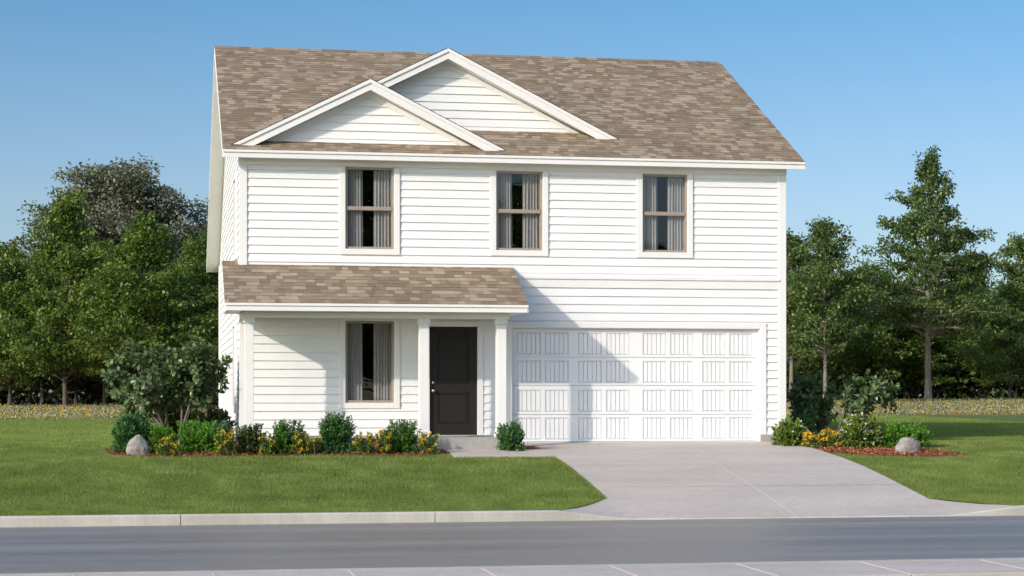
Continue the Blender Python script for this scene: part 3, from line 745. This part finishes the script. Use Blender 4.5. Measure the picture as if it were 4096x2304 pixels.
# left group
plant_tree('round_tree', 'olive', 465, 72, 645, 'tall grey-green rounded tree rising above all others at left', widthf=1.18)
G1 = 'green trees of the wood left of the house'
plant_tree('leafy_tree', 'maple', 262, 57, 760, 'leafy green tree with pointed top overlapping the grey-green tree, left of its centre', group=G1, widthf=.95, rz=.5)
plant_tree('leafy_tree', 'maple_b', 585, 53, 850, 'bright green tree with visible trunk above the large-leaved shrub at left', group=G1, widthf=1.15, rz=2)
plant_tree('leafy_tree', 'maple', 40, 60, 965, 'green tree at the left edge of the photo', group=G1, widthf=1.1, rz=3)
plant_tree('leafy_tree', 'maple_b', 800, 63, 930, 'darker green tree right beside the left wall of the house', group=G1, widthf=1.0, rz=4.2)
plant_tree('leafy_tree', 'maple_b', 170, 66, 1010, 'green tree between the left edge tree and the pointed tree', group=G1, widthf=1.2, rz=1.2)
plant_tree('leafy_tree', 'maple', 420, 60, 980, 'low green tree filling the gap between the two tallest green trees at left', group=G1, widthf=1.25, rz=5)
plant_tree('leafy_tree', 'maple', 930, 70, 1050, 'green tree half hidden behind the left side of the house', group=G1, widthf=1.15, rz=2.7)
# right group
G2 = 'green trees of the wood right of the house'
plant_tree('tall_tree', 'tall', 3713, 55, 592, 'tallest tree at right with pyramid crown and straight pale trunk', group=G2, rz=.3, widthf=.92)
plant_tree('slender_tree', 'open', 3300, 51, 868, 'slender open tree just right of the house wall', group=G2, rz=1.0, widthf=1.0)
plant_tree('slender_tree', 'open', 3165, 62, 925, 'narrow tree peeking out from behind the right wall', group=G2, rz=3.1, widthf=1.1)
plant_tree('leafy_tree', 'maple_b', 3490, 66, 1040, 'low tree between the slender tree and the tallest tree', group=G2, rz=2.2, widthf=1.2)
plant_tree('leafy_tree', 'maple', 3890, 68, 1010, 'green tree to the right behind the tallest tree', group=G2, rz=.9, widthf=1.25)
plant_tree('round_tree', 'pale', 4120, 74, 930, 'paler green tree at the right edge of the photo', group=G2, rz=1.9, widthf=1.1)
plant_tree('leafy_tree', 'maple_b', 4040, 60, 1130, 'low dark tree near the right edge below the pale one', group=G2, rz=3.9, widthf=1.15)
plant_tree('leafy_tree', 'maple', 3380, 70, 1090, 'broad low tree behind the slender open tree', group=G2, rz=5.4, widthf=1.3)
# across the road, behind the photographer: what the panes reflect
G3 = 'trees across the road seen only as reflections in the windows'
for i, (X, Y, h, k, l) in enumerate(((10, -84, 16.5, 'maple', 'left'), (22, -86, 16, 'maple_b', 'middle'), (2.5, -90, 15, 'maple_b', 'far left'), (30, -88, 12, 'maple', 'right'))):
    plant_tree('leafy_tree', k, 0, Y, h, 'dark tree reflected in the windows, %s one of its row' % l, group=G3, Xw=X, widthf=1.35, rz=i * 1.7)

# far wood: one dark mass behind and under the trees
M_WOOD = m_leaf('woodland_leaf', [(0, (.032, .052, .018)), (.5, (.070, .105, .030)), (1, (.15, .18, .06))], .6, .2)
rs = np.random.RandomState(4)
Pc, Rc = [], []
for i in range(2900):
    Y = rs.uniform(70, 92) if i < 1700 else rs.uniform(66, 76)
    X = rs.uniform(-85, 105); z = gz(X, Y)
    hmax = 6.3 + 1.2 * math.sin(X * .31) + .9 * math.sin(X * .83 + 2) if i < 1700 else 2.6 + .8 * math.sin(X * .7)
    Pc.append((X, Y, z + rs.uniform(.2, hmax))); Rc.append(rs.uniform(.9, 1.8))
P, D, T = [], [], []
for c, r in zip(Pc, Rc):
    n = 105; v = rdir(rs, n) * (rs.rand(n, 1) ** .4); P.append(np.array(c) + v * r); D.append(v + rdir(rs, n)); T.append(np.clip(rs.normal(.4, .15) + rs.normal(0, .18, n), 0, 1))
P, D, T = map(np.concatenate, (P, D, T)); n = len(P); P[:, 2] = np.maximum(P[:, 2], .35)
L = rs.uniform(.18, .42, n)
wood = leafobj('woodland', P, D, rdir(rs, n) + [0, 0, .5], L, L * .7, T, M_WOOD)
tag(wood, 'dark mass of distant woodland and undergrowth behind the trees', 'woodland', kind='stuff')
G4 = 'dark understorey trees inside the wood'
for i, (xp, Y, tp_, lb) in enumerate(((305, 66, 1180, 'thin dark trunk of the wood below the pointed green tree'), (392, 68, 1200, 'dark slanting trunk of the wood left of the large-leaved shrub'), (120, 69, 1160, 'dark understorey tree near the left edge of the photo'),
        (3440, 69, 1180, 'dark understorey tree behind the sunlit large-leaved shrub'), (3620, 67, 1210, 'thin dark understorey trunk just left of the tallest tree'), (3850, 69, 1190, 'dark understorey tree just right of the tallest tree'),
        (3960, 67, 1220, 'dark understorey trunk in the deep shade near the right edge'), (4060, 70, 1180, 'last dark understorey tree before the right edge of the photo'))):
    plant_tree('understorey_tree', 'maple_b', xp, Y, tp_, lb, group=G4, rz=i * 1.3, widthf=1.35)

# ------------------------------------------------------------------ shrubs
M_SH = {
 'round': m_leaf('glossy_shrub_leaf', [(0, (0.033, 0.090, 0.027)), (.5, (0.070, 0.184, 0.053)), (1, (0.170, 0.320, 0.100))], .35, .25, .5),
 'box': m_leaf('boxwood_leaf', [(0, (0.062, 0.158, 0.020)), (.5, (0.136, 0.315, 0.038)), (1, (0.294, 0.525, 0.074))], .4, .35),
 'boxd': m_leaf('yew_leaf', [(0, (0.043, 0.108, 0.026)), (.5, (0.090, 0.205, 0.039)), (1, (0.184, 0.335, 0.065))], .4, .3),
 'blue': m_leaf('blue_shrub_leaf', [(0, (0.039, 0.088, 0.043)), (.5, (0.078, 0.166, 0.088)), (1, (0.156, 0.254, 0.146))], .5, .2),
 'vib': m_leaf('viburnum_leaf', [(0, (0.068, 0.112, 0.022)), (.5, (0.158, 0.237, 0.045)), (1, (0.360, 0.383, 0.090))], .45, .35),
 'vibd': m_leaf('dusky_leaf', [(0, (0.044, 0.071, 0.024)), (.5, (0.098, 0.132, 0.044)), (1, (0.214, 0.206, 0.087))], .5, .3),
 'mag': m_leaf('magnolia_leaf', [(0, (.07, .11, .045)), (.5, (.12, .18, .07)), (.85, (.18, .25, .11)), (1, (.27, .33, .17))], .32, .25, .5),
 'lan': m_leaf('lantana_leaf', [(0, (0.073, 0.127, 0.026)), (.5, (0.146, 0.227, 0.051)), (1, (0.273, 0.346, 0.091))], .5, .35)}
M_FLW = {'white': m_leaf('white_petal', [(0, (.55, .56, .50)), (1, (.85, .85, .80))], .6, .3),
         'yellow': m_leaf('yellow_petal', [(0, (.80, .30, .015)), (.3, (.90, .50, .02)), (1, (.95, .72, .05))], .6, .3)}
M_STEM = m_bark('shrub_stem', (.09, .07, .055), (.22, .185, .155))

def bush(name, label, kind, xpx, Y, wpx, toppx, group, n=5200, leaf=.036, flowers=None, spiky=.5, seed=0, dy=None, nf=60, cat='shrub'):
    X, _, dep = at(xpx, 0, Y); z = gz(X, Y) + .015; sc = F / dep
    Wm = wpx / sc; Hm = CZ + (HY - toppx) / F * dep - z; Dm = dy or Wm * .85
    rs = np.random.RandomState(seed + 100); e = empty(name, (X, Y, z)); tag(e, label, cat, group)
    # sprigs fan out from the ground; leaves along the outer half of each
    ns = int(n * 1.7 / 26); az = rs.uniform(0, 2 * math.pi, ns); el = np.arcsin(np.clip(rs.uniform(-.05, 1, ns), -.05, 1))
    rr = rs.uniform(.86, 1.04, ns) * (1 + spiky * .12 * rs.normal(size=ns)); lump = 1 + .10 * np.sin(az * 3 + seed) + .06 * np.sin(az * 5 + el * 4 + seed * 2)
    inner = rs.rand(ns) < .25; rr[inner] *= rs.uniform(.5, .85, inner.sum())
    tip = np.stack([np.cos(az) * np.cos(el) ** .7 * Wm / 2, np.sin(az) * np.cos(el) ** .7 * Dm / 2, Hm * (.22 + .78 * np.maximum(0, np.sin(el)) ** .9)], 1) * (rr * lump)[:, None]
    tip[:, 2] = np.clip(tip[:, 2], .03, Hm * 1.06); low = el < .25; tip[low, 2] = rs.uniform(.02, .3, low.sum()) * Hm
    P, D, T = [], [], []
    root = np.array([0, 0, Hm * .25])
    for i in range(ns):
        d = tip[i] - root * np.array([1, 1, 1]); d = d / (np.linalg.norm(d) + 1e-6); dd = d + np.array([0, 0, .7 * spiky]); dd /= np.linalg.norm(dd)
        k = 26; f = rs.rand(k); sp = min(Wm, Hm) * .30
        pos = tip[i] - dd * (f[:, None] * sp) + rdir(rs, k) * sp * .16 * (f[:, None] * 1.2 + .25)
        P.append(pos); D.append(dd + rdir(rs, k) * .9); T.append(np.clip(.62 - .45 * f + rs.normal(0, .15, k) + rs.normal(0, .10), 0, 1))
    P, D, T = map(np.concatenate, (P, D, T)); P[:, 2] = np.abs(P[:, 2]) + .005
    m = len(P); L = leaf * rs.uniform(.7, 1.35, m)
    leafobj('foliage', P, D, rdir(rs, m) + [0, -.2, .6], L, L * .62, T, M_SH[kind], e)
    mb = MB()
    for i in range(9):
        t = tip[rs.randint(ns)] * .62; b0 = np.array([rs.uniform(-.05, .05) * Wm, rs.uniform(-.05, .05), -.03])
        mb.tube([b0, (b0 + t) / 2 + rs.normal(0, .015, 3), t], [.010, .007, .003], 5, False)
    mb.build('stem', M_STEM, e)
    if flowers:
        up = np.where(tip[:, 2] > Hm * .18)[0]; P, D, T = [], [], []
        for q in range(nf):
            i = up[rs.randint(len(up))]
            c = tip[i] * 1.03 + rs.normal(0, .012, 3); base_t = rs.rand() if flowers == 'yellow' else rs.uniform(.3, 1)
            if flowers == 'white':
                if rs.rand() < .55:
                    pass
                k = 12; off = rdir(rs, k) * .035; off[:, 2] *= .35; P.append(c + [0, 0, .02] + off); D.append(rdir(rs, k) * .8 + [0, 0, .3]); T.append(np.clip(base_t + rs.normal(0, .1, k), 0, 1))
            else:
                k = 7; off = rdir(rs, k) * .014; P.append(c + [0, 0, .012] + off); D.append(off / .02 + rdir(rs, k) * .4); T.append(np.clip(base_t + rs.normal(0, .12, k), 0, 1))
        P, D, T = map(np.concatenate, (P, D, T)); m = len(P); L = (.028 if flowers == 'white' else .024) * rs.uniform(.7, 1.2, m)
        P[:, 2] = np.maximum(P[:, 2], .02)
        leafobj('flowers', P, D, rdir(rs, m), L, L * .9, T, M_FLW[flowers], e)['kind'] = 'stuff'
    return e
GB1, GB2 = 'shrubs in the planting bed left and in front of the porch', 'shrubs in the planting bed right of the driveway'
# left bed (photo px centre, distance, px width, px top)
bush('round_shrub', 'dense dark green rounded shrub directly behind the pointed boulder', 'round', 528, -1.35, 172, 1660, GB1, 9000, .038, spiky=.2, seed=1)
bush('boxwood', 'small bright green shrub right of the pointed boulder', 'box', 648, -1.45, 110, 1708, GB1, 5200, .030, spiky=.8, seed=2)
bush('boxwood', 'large bright green shrub below the fork of the leaning shrub trunk', 'box', 795, -1.4, 178, 1692, GB1, 9000, .031, spiky=.8, seed=3)
bush('blue_green_shrub', 'low blue-green shrub between the bright green shrub and the house corner', 'blue', 888, -.6, 100, 1690, GB1, 4200, .030, spiky=.4, seed=4)
bush('viburnum', 'tall shrub with flat white flower heads behind the forked trunks at left', 'vib', 712, 1.0, 200, 1590, GB1, 5600, .055, 'white', seed=5, nf=60)
bush('dusky_shrub', 'brownish green shrub against the left side wall of the house', 'vibd', 852, .7, 160, 1640, GB1, 5200, .05, 'white', seed=6, nf=8)
bush('viburnum', 'dusky shrub with a few white flowers below the left porch post', 'vibd', 1000, -1.75, 112, 1706, GB1, 3400, .045, 'white', seed=7, nf=12, spiky=.9)
bush('upright_shrub', 'upright green shrub between the left porch post and the porch window', 'boxd', 1152, -1.7, 142, 1690, GB1, 6000, .034, spiky=1.1, seed=8)
bush('round_shrub', 'tallest rounded shrub in front of the porch window', 'round', 1343, -1.75, 152, 1656, GB1, 7200, .036, spiky=.35, seed=9)
bush('upright_shrub', 'upright green shrub beside the middle porch post', 'boxd', 1603, -1.7, 138, 1690, GB1, 6000, .034, spiky=1.1, seed=10)
bush('round_shrub', 'small round shrub beside the garage door at the right porch post', 'round', 2044, -1.55, 112, 1690, GB1, 4600, .032, spiky=.3, seed=11, dy=.42)
GL1 = 'yellow flower clumps along the left planting bed'
for i, (x, w, t, nf, lb) in enumerate(((666, 84, 1752, 34, 'orange-yellow flower clump in front of the bright green shrubs'),
        (905, 74, 1733, 34, 'yellow flower clump just left of the house corner'), (1066, 62, 1742, 30, 'yellow flower clump between the dusky shrub and the upright shrub'),
        (1206, 74, 1737, 36, 'yellow flower clump between the upright shrub and the tallest rounded shrub'), (1256, 56, 1752, 14, 'sparse yellow clump touching the left of the tallest rounded shrub'),
        (1458, 86, 1728, 30, 'loose yellow flower clump right of the tallest rounded shrub'), (1540, 70, 1722, 40, 'tall yellow flower clump left of the upright shrub by the middle post'),
        (1712, 84, 1736, 34, 'yellow flower clump at the foot of the middle porch post'))):
    bush('yellow_flower_clump', lb, 'lan', x, -1.98, w, t, GL1, 800 if nf > 20 else 500, .036, 'yellow', spiky=.9, seed=20 + i, nf=int(nf * 1.25), cat='flowers')
# right bed
bush('viburnum', 'green shrub with white flowers at the right corner of the house', 'vib', 3160, -.75, 130, 1682, GB2, 5200, .046, 'white', seed=31, nf=34)
bush('round_shrub', 'dark green shrub squeezed between the right corner of the house and the shaded shrub', 'round', 3208, .6, 110, 1655, GB2, 4200, .036, seed=32)
bush('viburnum', 'widest white-flowered shrub in the middle of the right bed', 'vib', 3440, -1.15, 158, 1674, GB2, 7600, .048, 'white', seed=33, nf=46)
bush('boxwood', 'bright green shrub behind the smooth boulder', 'box', 3612, -1.2, 196, 1696, GB2, 10000, .031, spiky=.7, seed=34)
bush('blue_green_shrub', 'small blue-green tuft poking up behind the bright green shrub', 'blue', 3630, -.3, 76, 1692, GB2, 1800, .03, seed=35)
for i, (x, w, t, lb) in enumerate(((3248, 80, 1727, 'yellow flower mound nearest the house in the right bed'), (3318, 84, 1727, 'yellow flower mound beside the widest white-flowered shrub'))):
    bush('yellow_flower_clump', lb, 'lan', x, -1.15, w, t, 'yellow flower mounds in the right bed', 1300, .026, 'yellow', spiky=.4, seed=40 + i, nf=120, cat='flowers')

def magnolia(label, xpx, Y, x0, x1, top, bot, seed, group, stems, nros=95, lean=0):
    X, _, dep = at(xpx, 0, Y); z = gz(X, Y); sc = F / dep; rnd = random.Random(seed); rs = np.random.RandomState(seed)
    e = empty('magnolia_shrub', (X, Y, z)); tag(e, label, 'shrub', group)
    xl, xr = (x0 - xpx) / sc, (x1 - xpx) / sc; zt = CZ + (HY - top) / sc - z; zb = CZ + (HY - bot) / sc - z
    cx, cz, rx, rz = (xl + xr) / 2, (zt + zb) / 2, (xr - xl) / 2, (zt - zb) / 2
    tips = []
    while len(tips) < nros:
        v = rdir(rs, 1)[0] * rs.uniform(.25, 1) ** .5 * (1 + .10 * rs.normal())
        a = v[0] * rx + cx; b = v[1] * rx * .8; c = v[2] * rz + cz
        tips.append(Vector((a, b, c)))
    mb = MB(); hubs = []
    for s in range(stems):
        az = 2 * math.pi * s / stems + rnd.random(); f = rnd.uniform(.2, .5)
        h1 = Vector((lean * .35 + .05 * math.cos(az), .05 * math.sin(az), zt * .20)); h2 = Vector((cx * .5 + math.cos(az) * rx * .28, math.sin(az) * rx * .25, zt * .42)); h3 = Vector((cx + math.cos(az) * rx * .45, math.sin(az) * rx * .4, cz))
        mb.tube([Vector((0, 0, -.05)), h1, h2, h3], [.034, .028, .021, .013], 7); hubs += [h2, h3, (h2 + h3) / 2]
    P, D, Nn, T = [], [], [], []
    for t in tips:
        h = min(hubs, key=lambda q: (q - t).length); mid = (h + t) / 2 + Vector((rnd.uniform(-.05, .05), rnd.uniform(-.05, .05), rnd.uniform(-.06, .02)))
        mb.tube([h, mid, t], [.010, .007, .004], 5, False)
        ax = (t - h).normalized() + Vector((0, 0, .6)); ax.normalize(); bt = rnd.gauss(.45, .15)
        for lv, (k, sp, off) in enumerate(((5, .55, 0), (6, 1.2, -.05), (4, 1.9, -.11))):
            for i in range(k):
                th = 2 * math.pi * (i + rnd.random() * .5) / k; a = ax.orthogonal().normalized(); b = ax.cross(a)
                d = ax * math.cos(sp) + (a * math.cos(th) + b * math.sin(th)) * math.sin(sp); d += Vector([rnd.gauss(0, .15) for _ in range(3)])
                P.append(t + ax * off); D.append(d); Nn.append(ax + Vector([rnd.gauss(0, .22) for _ in range(3)])); T.append(bt + rnd.gauss(0, .16))
    P, D, Nn, T = (np.array([tuple(v) if hasattr(v, 'x') else v for v in q]) for q in (P, D, Nn, T)); n = len(P); L = rs.uniform(.095, .16, n)
    mb.build('trunk', M_STEM, e, smooth=True)
    leafobj('foliage', P, D, Nn, L, L * .46, T, M_SH['mag'], e, 'hex', .12, .18)
magnolia('large-leaved shrub with thin forked trunk at the far left of the left bed', 655, .3, 420, 745, 1372, 1668, 1, 'large-leaved shrubs beside the house', 3, 160)
magnolia('large-leaved shrub with leaning trunk touching the left wall of the house', 712, .1, 660, 915, 1352, 1625, 2, 'large-leaved shrubs beside the house', 3, 135, lean=.25)
magnolia('shaded dark large-leaved shrub against the right wall of the house', 3285, 1.3, 3140, 3345, 1500, 1720, 3, 'large-leaved shrubs beside the house', 3, 140)
magnolia('sunlit open large-leaved shrub at the right of the shaded one', 3365, .9, 3325, 3600, 1492, 1665, 4, 'large-leaved shrubs beside the house', 4, 66)

# boulders
def boulder(label, xpx, Y, wpx, toppx, kind, seed, rz):
    X, _, dep = at(xpx, 0, Y); z = gz(X, Y); sc = F / dep; Wm = wpx / sc; Hm = CZ + (HY - toppx) / sc - z
    import bmesh
    bm = bmesh.new(); bmesh.ops.create_icosphere(bm, subdivisions=5, radius=1)
    for v in bm.verts:
        p = v.co.copy(); n1 = noise.fractal(p * 1.3 + Vector((seed, 0, 0)), 1, 2, 5); n2 = noise.ridged_multi_fractal(p * 2.2 + Vector((0, seed, 0)), 1, 2, 4, 1, 2)
        r = 1 + .10 * n1 + .035 * (n2 - 1); p *= r
        if kind == 'point': f = max(0, p.z); p.x *= 1 - .42 * f ** 1.3; p.y *= 1 - .3 * f; p.x += .06 * f
        else: p.z = math.copysign(abs(p.z) ** 1.0, p.z) ; p.x += .12 * p.z
        v.co = Vector((p.x * Wm / 2 * .97, p.y * Wm / 2 * .72, (p.z * .62 + .32) * Hm if kind == 'point' else (p.z * .72 + .22) * Hm))
    zm = max(v.co.z for v in bm.verts)
    for v in bm.verts: v.co.z *= Hm / zm
    me = bpy.data.meshes.new('boulder'); bm.to_mesh(me); bm.free(); me.materials.append(M_STONE); me.polygons.foreach_set('use_smooth', [True] * len(me.polygons))
    o = bpy.data.objects.new('boulder', me); col.objects.link(o); o.location = (X, Y, z); o.rotation_euler = (0, 0, rz)
    tag(o, label, 'boulder')
boulder('pointed grey boulder at the left end of the left bed', 551, -1.88, 98, 1737, 'point', 3, 0)
boulder('smooth rounded grey boulder on the mulch of the right bed', 3629, -2.1, 106, 1748, 'round', 9, 0)

# ------------------------------------------------------------------ mulch beds
M_MUL = m_leaf('mulch_chip', [(0, (.20, .065, .028)), (.5, (.42, .165, .08)), (1, (.62, .31, .17))], .9, .0, .2)
M_MULB = m_plain('mulch_base', (.20, .075, .038), .95, bs=.6)
def in_poly(x, y, poly):
    c = False; j = len(poly) - 1
    for i in range(len(poly)):
        if (poly[i][1] > y) != (poly[j][1] > y) and x < (poly[j][0] - poly[i][0]) * (y - poly[i][1]) / (poly[j][1] - poly[i][1]) + poly[i][0]: c = not c
        j = i
    return c
xl0 = at(440, 0, -1.9)[0]
BED1 = [(xl0, -1.75), (xl0 + .25, -2.06), (xl0 + .8, -2.14), (0, -2.10), (1.5, -2.09), (3.0, -2.10), (3.52, -2.03), (3.6, -1.5), (3.6, -1.3), (-.03, -1.3), (-.03, 2.4), (-1.4, 2.4), (-1.9, 1.2), (xl0 - .1, -1.0)]
xr0 = at(3765, 0, -1.9)[0]
BED2 = [(10.54, -.9), (10.54, -2.2), (11.2, -2.62), (12.2, -2.85), (13.1, -2.55), (xr0, -2.0), (xr0 - .2, -1.2), (12.6, -.2), (12.3, 1.9), (10.45, 2.2), (10.45, -.05), (10.53, -.06)]
BED3 = [(4.72, -1.33), (5.38, -1.33), (5.34, -.55), (5.0, -.3), (4.72, -.3)]
def mulch(name, poly, label, seed, dens):
    rs = np.random.RandomState(seed); xs_ = [p[0] for p in poly]; ys_ = [p[1] for p in poly]
    A = (max(xs_) - min(xs_)) * (max(ys_) - min(ys_)); n = int(A * dens)
    X = rs.uniform(min(xs_), max(xs_), n); Y = rs.uniform(min(ys_), max(ys_), n)
    k = np.array([in_poly(a + rs.normal(0, .015), b + rs.normal(0, .02), poly) for a, b in zip(X, Y)]); X, Y = X[k], Y[k]; n = len(X)
    P = np.stack([X, Y, np.array([gz(a, b) for a, b in zip(X, Y)]) + rs.uniform(.012, .045, n)], 1)
    D = rdir(rs, n); D[:, 2] *= .3; L = rs.uniform(.025, .07, n)
    o = leafobj(name, P, D, rdir(rs, n) * .5 + [0, 0, 1], L, L * .28, rs.rand(n), M_MUL)
    # soil sheet under the chips
    mb = MB(); st = .12; x = min(xs_)
    while x < max(xs_):
        y = min(ys_)
        while y < max(ys_):
            if in_poly(x + st/2, y + st/2, poly): mb.quad(*[(a, b, gz(a, b) + .014) for a, b in ((x, y), (x+st, y), (x+st, y+st), (x, y+st))])
            y += st
        x += st
    mb.build('soil', M_MULB, o, recalc=False)
    tag(o, label, 'mulch', kind='stuff')
mulch('mulch', BED1, 'reddish wood mulch of the left bed', 1, 2600)
mulch('mulch', BED2, 'orange wood mulch of the right bed beside the driveway', 2, 3000)
mulch('mulch', BED3, 'patch of mulch under the small shrub beside the garage', 3, 2600)

# ------------------------------------------------------------------ grass
M_GRASS = m_leaf('grass_blade', [(0, (.115, .160, .035)), (.5, (.205, .270, .065)), (.85, (.28, .345, .10)), (1, (.48, .50, .27))], .55, .35, .3)
rs = np.random.RandomState(77)
def patch(x0, x1, y0, y1, dens, h, w):
    n = int((x1 - x0) * (y1 - y0) * dens); return np.stack([rs.uniform(x0, x1, n), rs.uniform(y0, y1, n), np.full(n, h), np.full(n, w)], 1)
Q = np.concatenate([patch(-10, 17, -8.0, -4.8, 7000, .050, .0055), patch(-10, 17, -4.8, -1.0, 5600, .050, .0065), patch(-12, 0, -1, 8, 1700, .055, .011), patch(10.4, 20, -1, 8, 1700, .055, .011),
                    patch(-14, 0, 8, 29, 620, .06, .017), patch(10.4, 24, 8, 29, 620, .06, .017)])
X, Y = Q[:, 0], Q[:, 1]
keep = ~((X > np.where(Y > -6.6, XL, XL + (4.37 - XL) * (-6.6 - Y) / 1.41) - .004) & (X < np.where(Y > -6.9, XR, XR + (11.47 - XR) * (-6.9 - Y) / 1.11) + .004))
keep &= ~((X > -.02) & (X < W + .03) & (Y > -1.36)) & ~((X > W0 - .01) & (X < XL + .1) & (Y > -2.46)) 
for poly in (BED1, BED2):
    xs_, ys_ = [p[0] for p in poly], [p[1] for p in poly]
    cand = np.where(keep & (X > min(xs_) - .1) & (X < max(xs_) + .1) & (Y > min(ys_) - .1) & (Y < max(ys_) + .1))[0]
    for i in cand:
        if in_poly(X[i], Y[i], poly): keep[i] = False
Q = Q[keep]; n = len(Q); X, Y = Q[:, 0], Q[:, 1]
gt = np.array(GND); Z = np.interp(Y, gt[:, 0], gt[:, 1]); Z += np.where(Y > 5, .0062 * np.clip(X, -30, 45) * np.minimum(1, (Y - 5) / 45), 0)
def vnoise(x, y, s, seed):
    r = np.random.RandomState(seed).rand(64, 64); x = x * s; y = y * s; xi, yi = np.floor(x).astype(int), np.floor(y).astype(int); fx, fy = x - xi, y - yi; fx, fy = fx*fx*(3-2*fx), fy*fy*(3-2*fy)
    gI = lambda a, b: r[a % 64, b % 64]
    return (gI(xi, yi)*(1-fx)+gI(xi+1, yi)*fx)*(1-fy)+(gI(xi, yi+1)*(1-fx)+gI(xi+1, yi+1)*fx)*fy
cl = .5 * vnoise(X, Y, 2.2, 1) + .3 * vnoise(X, Y, 6, 2) + .2 * vnoise(X, Y, .7, 3)
T = .50 + .85 * (cl - .5) + rs.normal(0, .13, n); pale = rs.rand(n) < .012 + .05 * np.clip(vnoise(X, Y, 3.1, 5) - .6, 0, 1); T[pale] = rs.uniform(.9, 1, pale.sum())
D = np.stack([rs.normal(0, .42, n), rs.normal(0, .42, n), np.ones(n)], 1); H_ = Q[:, 2] * rs.uniform(.55, 1.15, n) * (.8 + .4 * cl)
tag(leafobj('grass', np.stack([X, Y, Z], 1), D, rdir(rs, n) * [1, 1, .1], H_, Q[:, 3] * rs.uniform(.7, 1.3, n), T, M_GRASS, None, 'tri'), 'short mown green lawn around the house and driveway', 'grass', kind='stuff')

# ------------------------------------------------------------------ wildflower meadow
M_MEAD = m_leaf('meadow', [(0, (.13, .15, .055)), (.3, (.25, .26, .12)), (.42, (.30, .29, .17)), (.5, (.42, .37, .25)), (.501, (.36, .37, .34)), (.75, (.52, .50, .49)), (.751, (.80, .42, .02)), (1, (.90, .62, .03))], .7, .3, .2)
M_MEAD.node_tree.nodes['Color Ramp'].color_ramp.interpolation = 'LINEAR'
nM = 120000; X = rs.uniform(-28, 44, nM); Y = 29 + 31 * rs.rand(nM) ** 1.25; ok = (X < -.5) | (X > 5); X, Y = X[ok], Y[ok]; nM = len(X)
Z = np.interp(Y, gt[:, 0], gt[:, 1]) + .0062 * np.clip(X, -30, 45) * np.minimum(1, (Y - 5) / 45)
fl = rs.rand(nM); dn = vnoise(X, Y * .6, .8, 9)
kind = np.where(fl < .78, 0, np.where(fl < .78 + .05 + .06 * dn, 1, np.where(fl < .90 + .05 * vnoise(X, Y, .5, 12), 2, 0)))
T = np.where(kind == 0, rs.uniform(0, .5, nM), np.where(kind == 1, rs.uniform(.52, .74, nM), rs.uniform(.78, 1, nM)))
Hh = np.where(kind == 0, rs.uniform(.04, .12, nM), .045)
z0 = np.where(kind == 0, 0, rs.uniform(.05, .13, nM)); D = np.stack([rs.normal(0, .35, nM), rs.normal(0, .35, nM), np.ones(nM)], 1)
bare = (vnoise(X, Y * 3, .22, 21) > .58) & (X > 5); sel = ~bare | (rs.rand(nM) < .25)
P = np.stack([X, Y, Z + z0], 1)[sel]; m_ = sel.sum()
tag(leafobj('wildflower_meadow', P, D[sel], rdir(rs, m_) * [1, 1, .3], Hh[sel], np.where(kind == 0, .05, .042)[sel], T[sel], M_MEAD, None, 'quad', .1), 'meadow of yellow and white wildflowers between the lawn and the woods', 'meadow', kind='stuff')
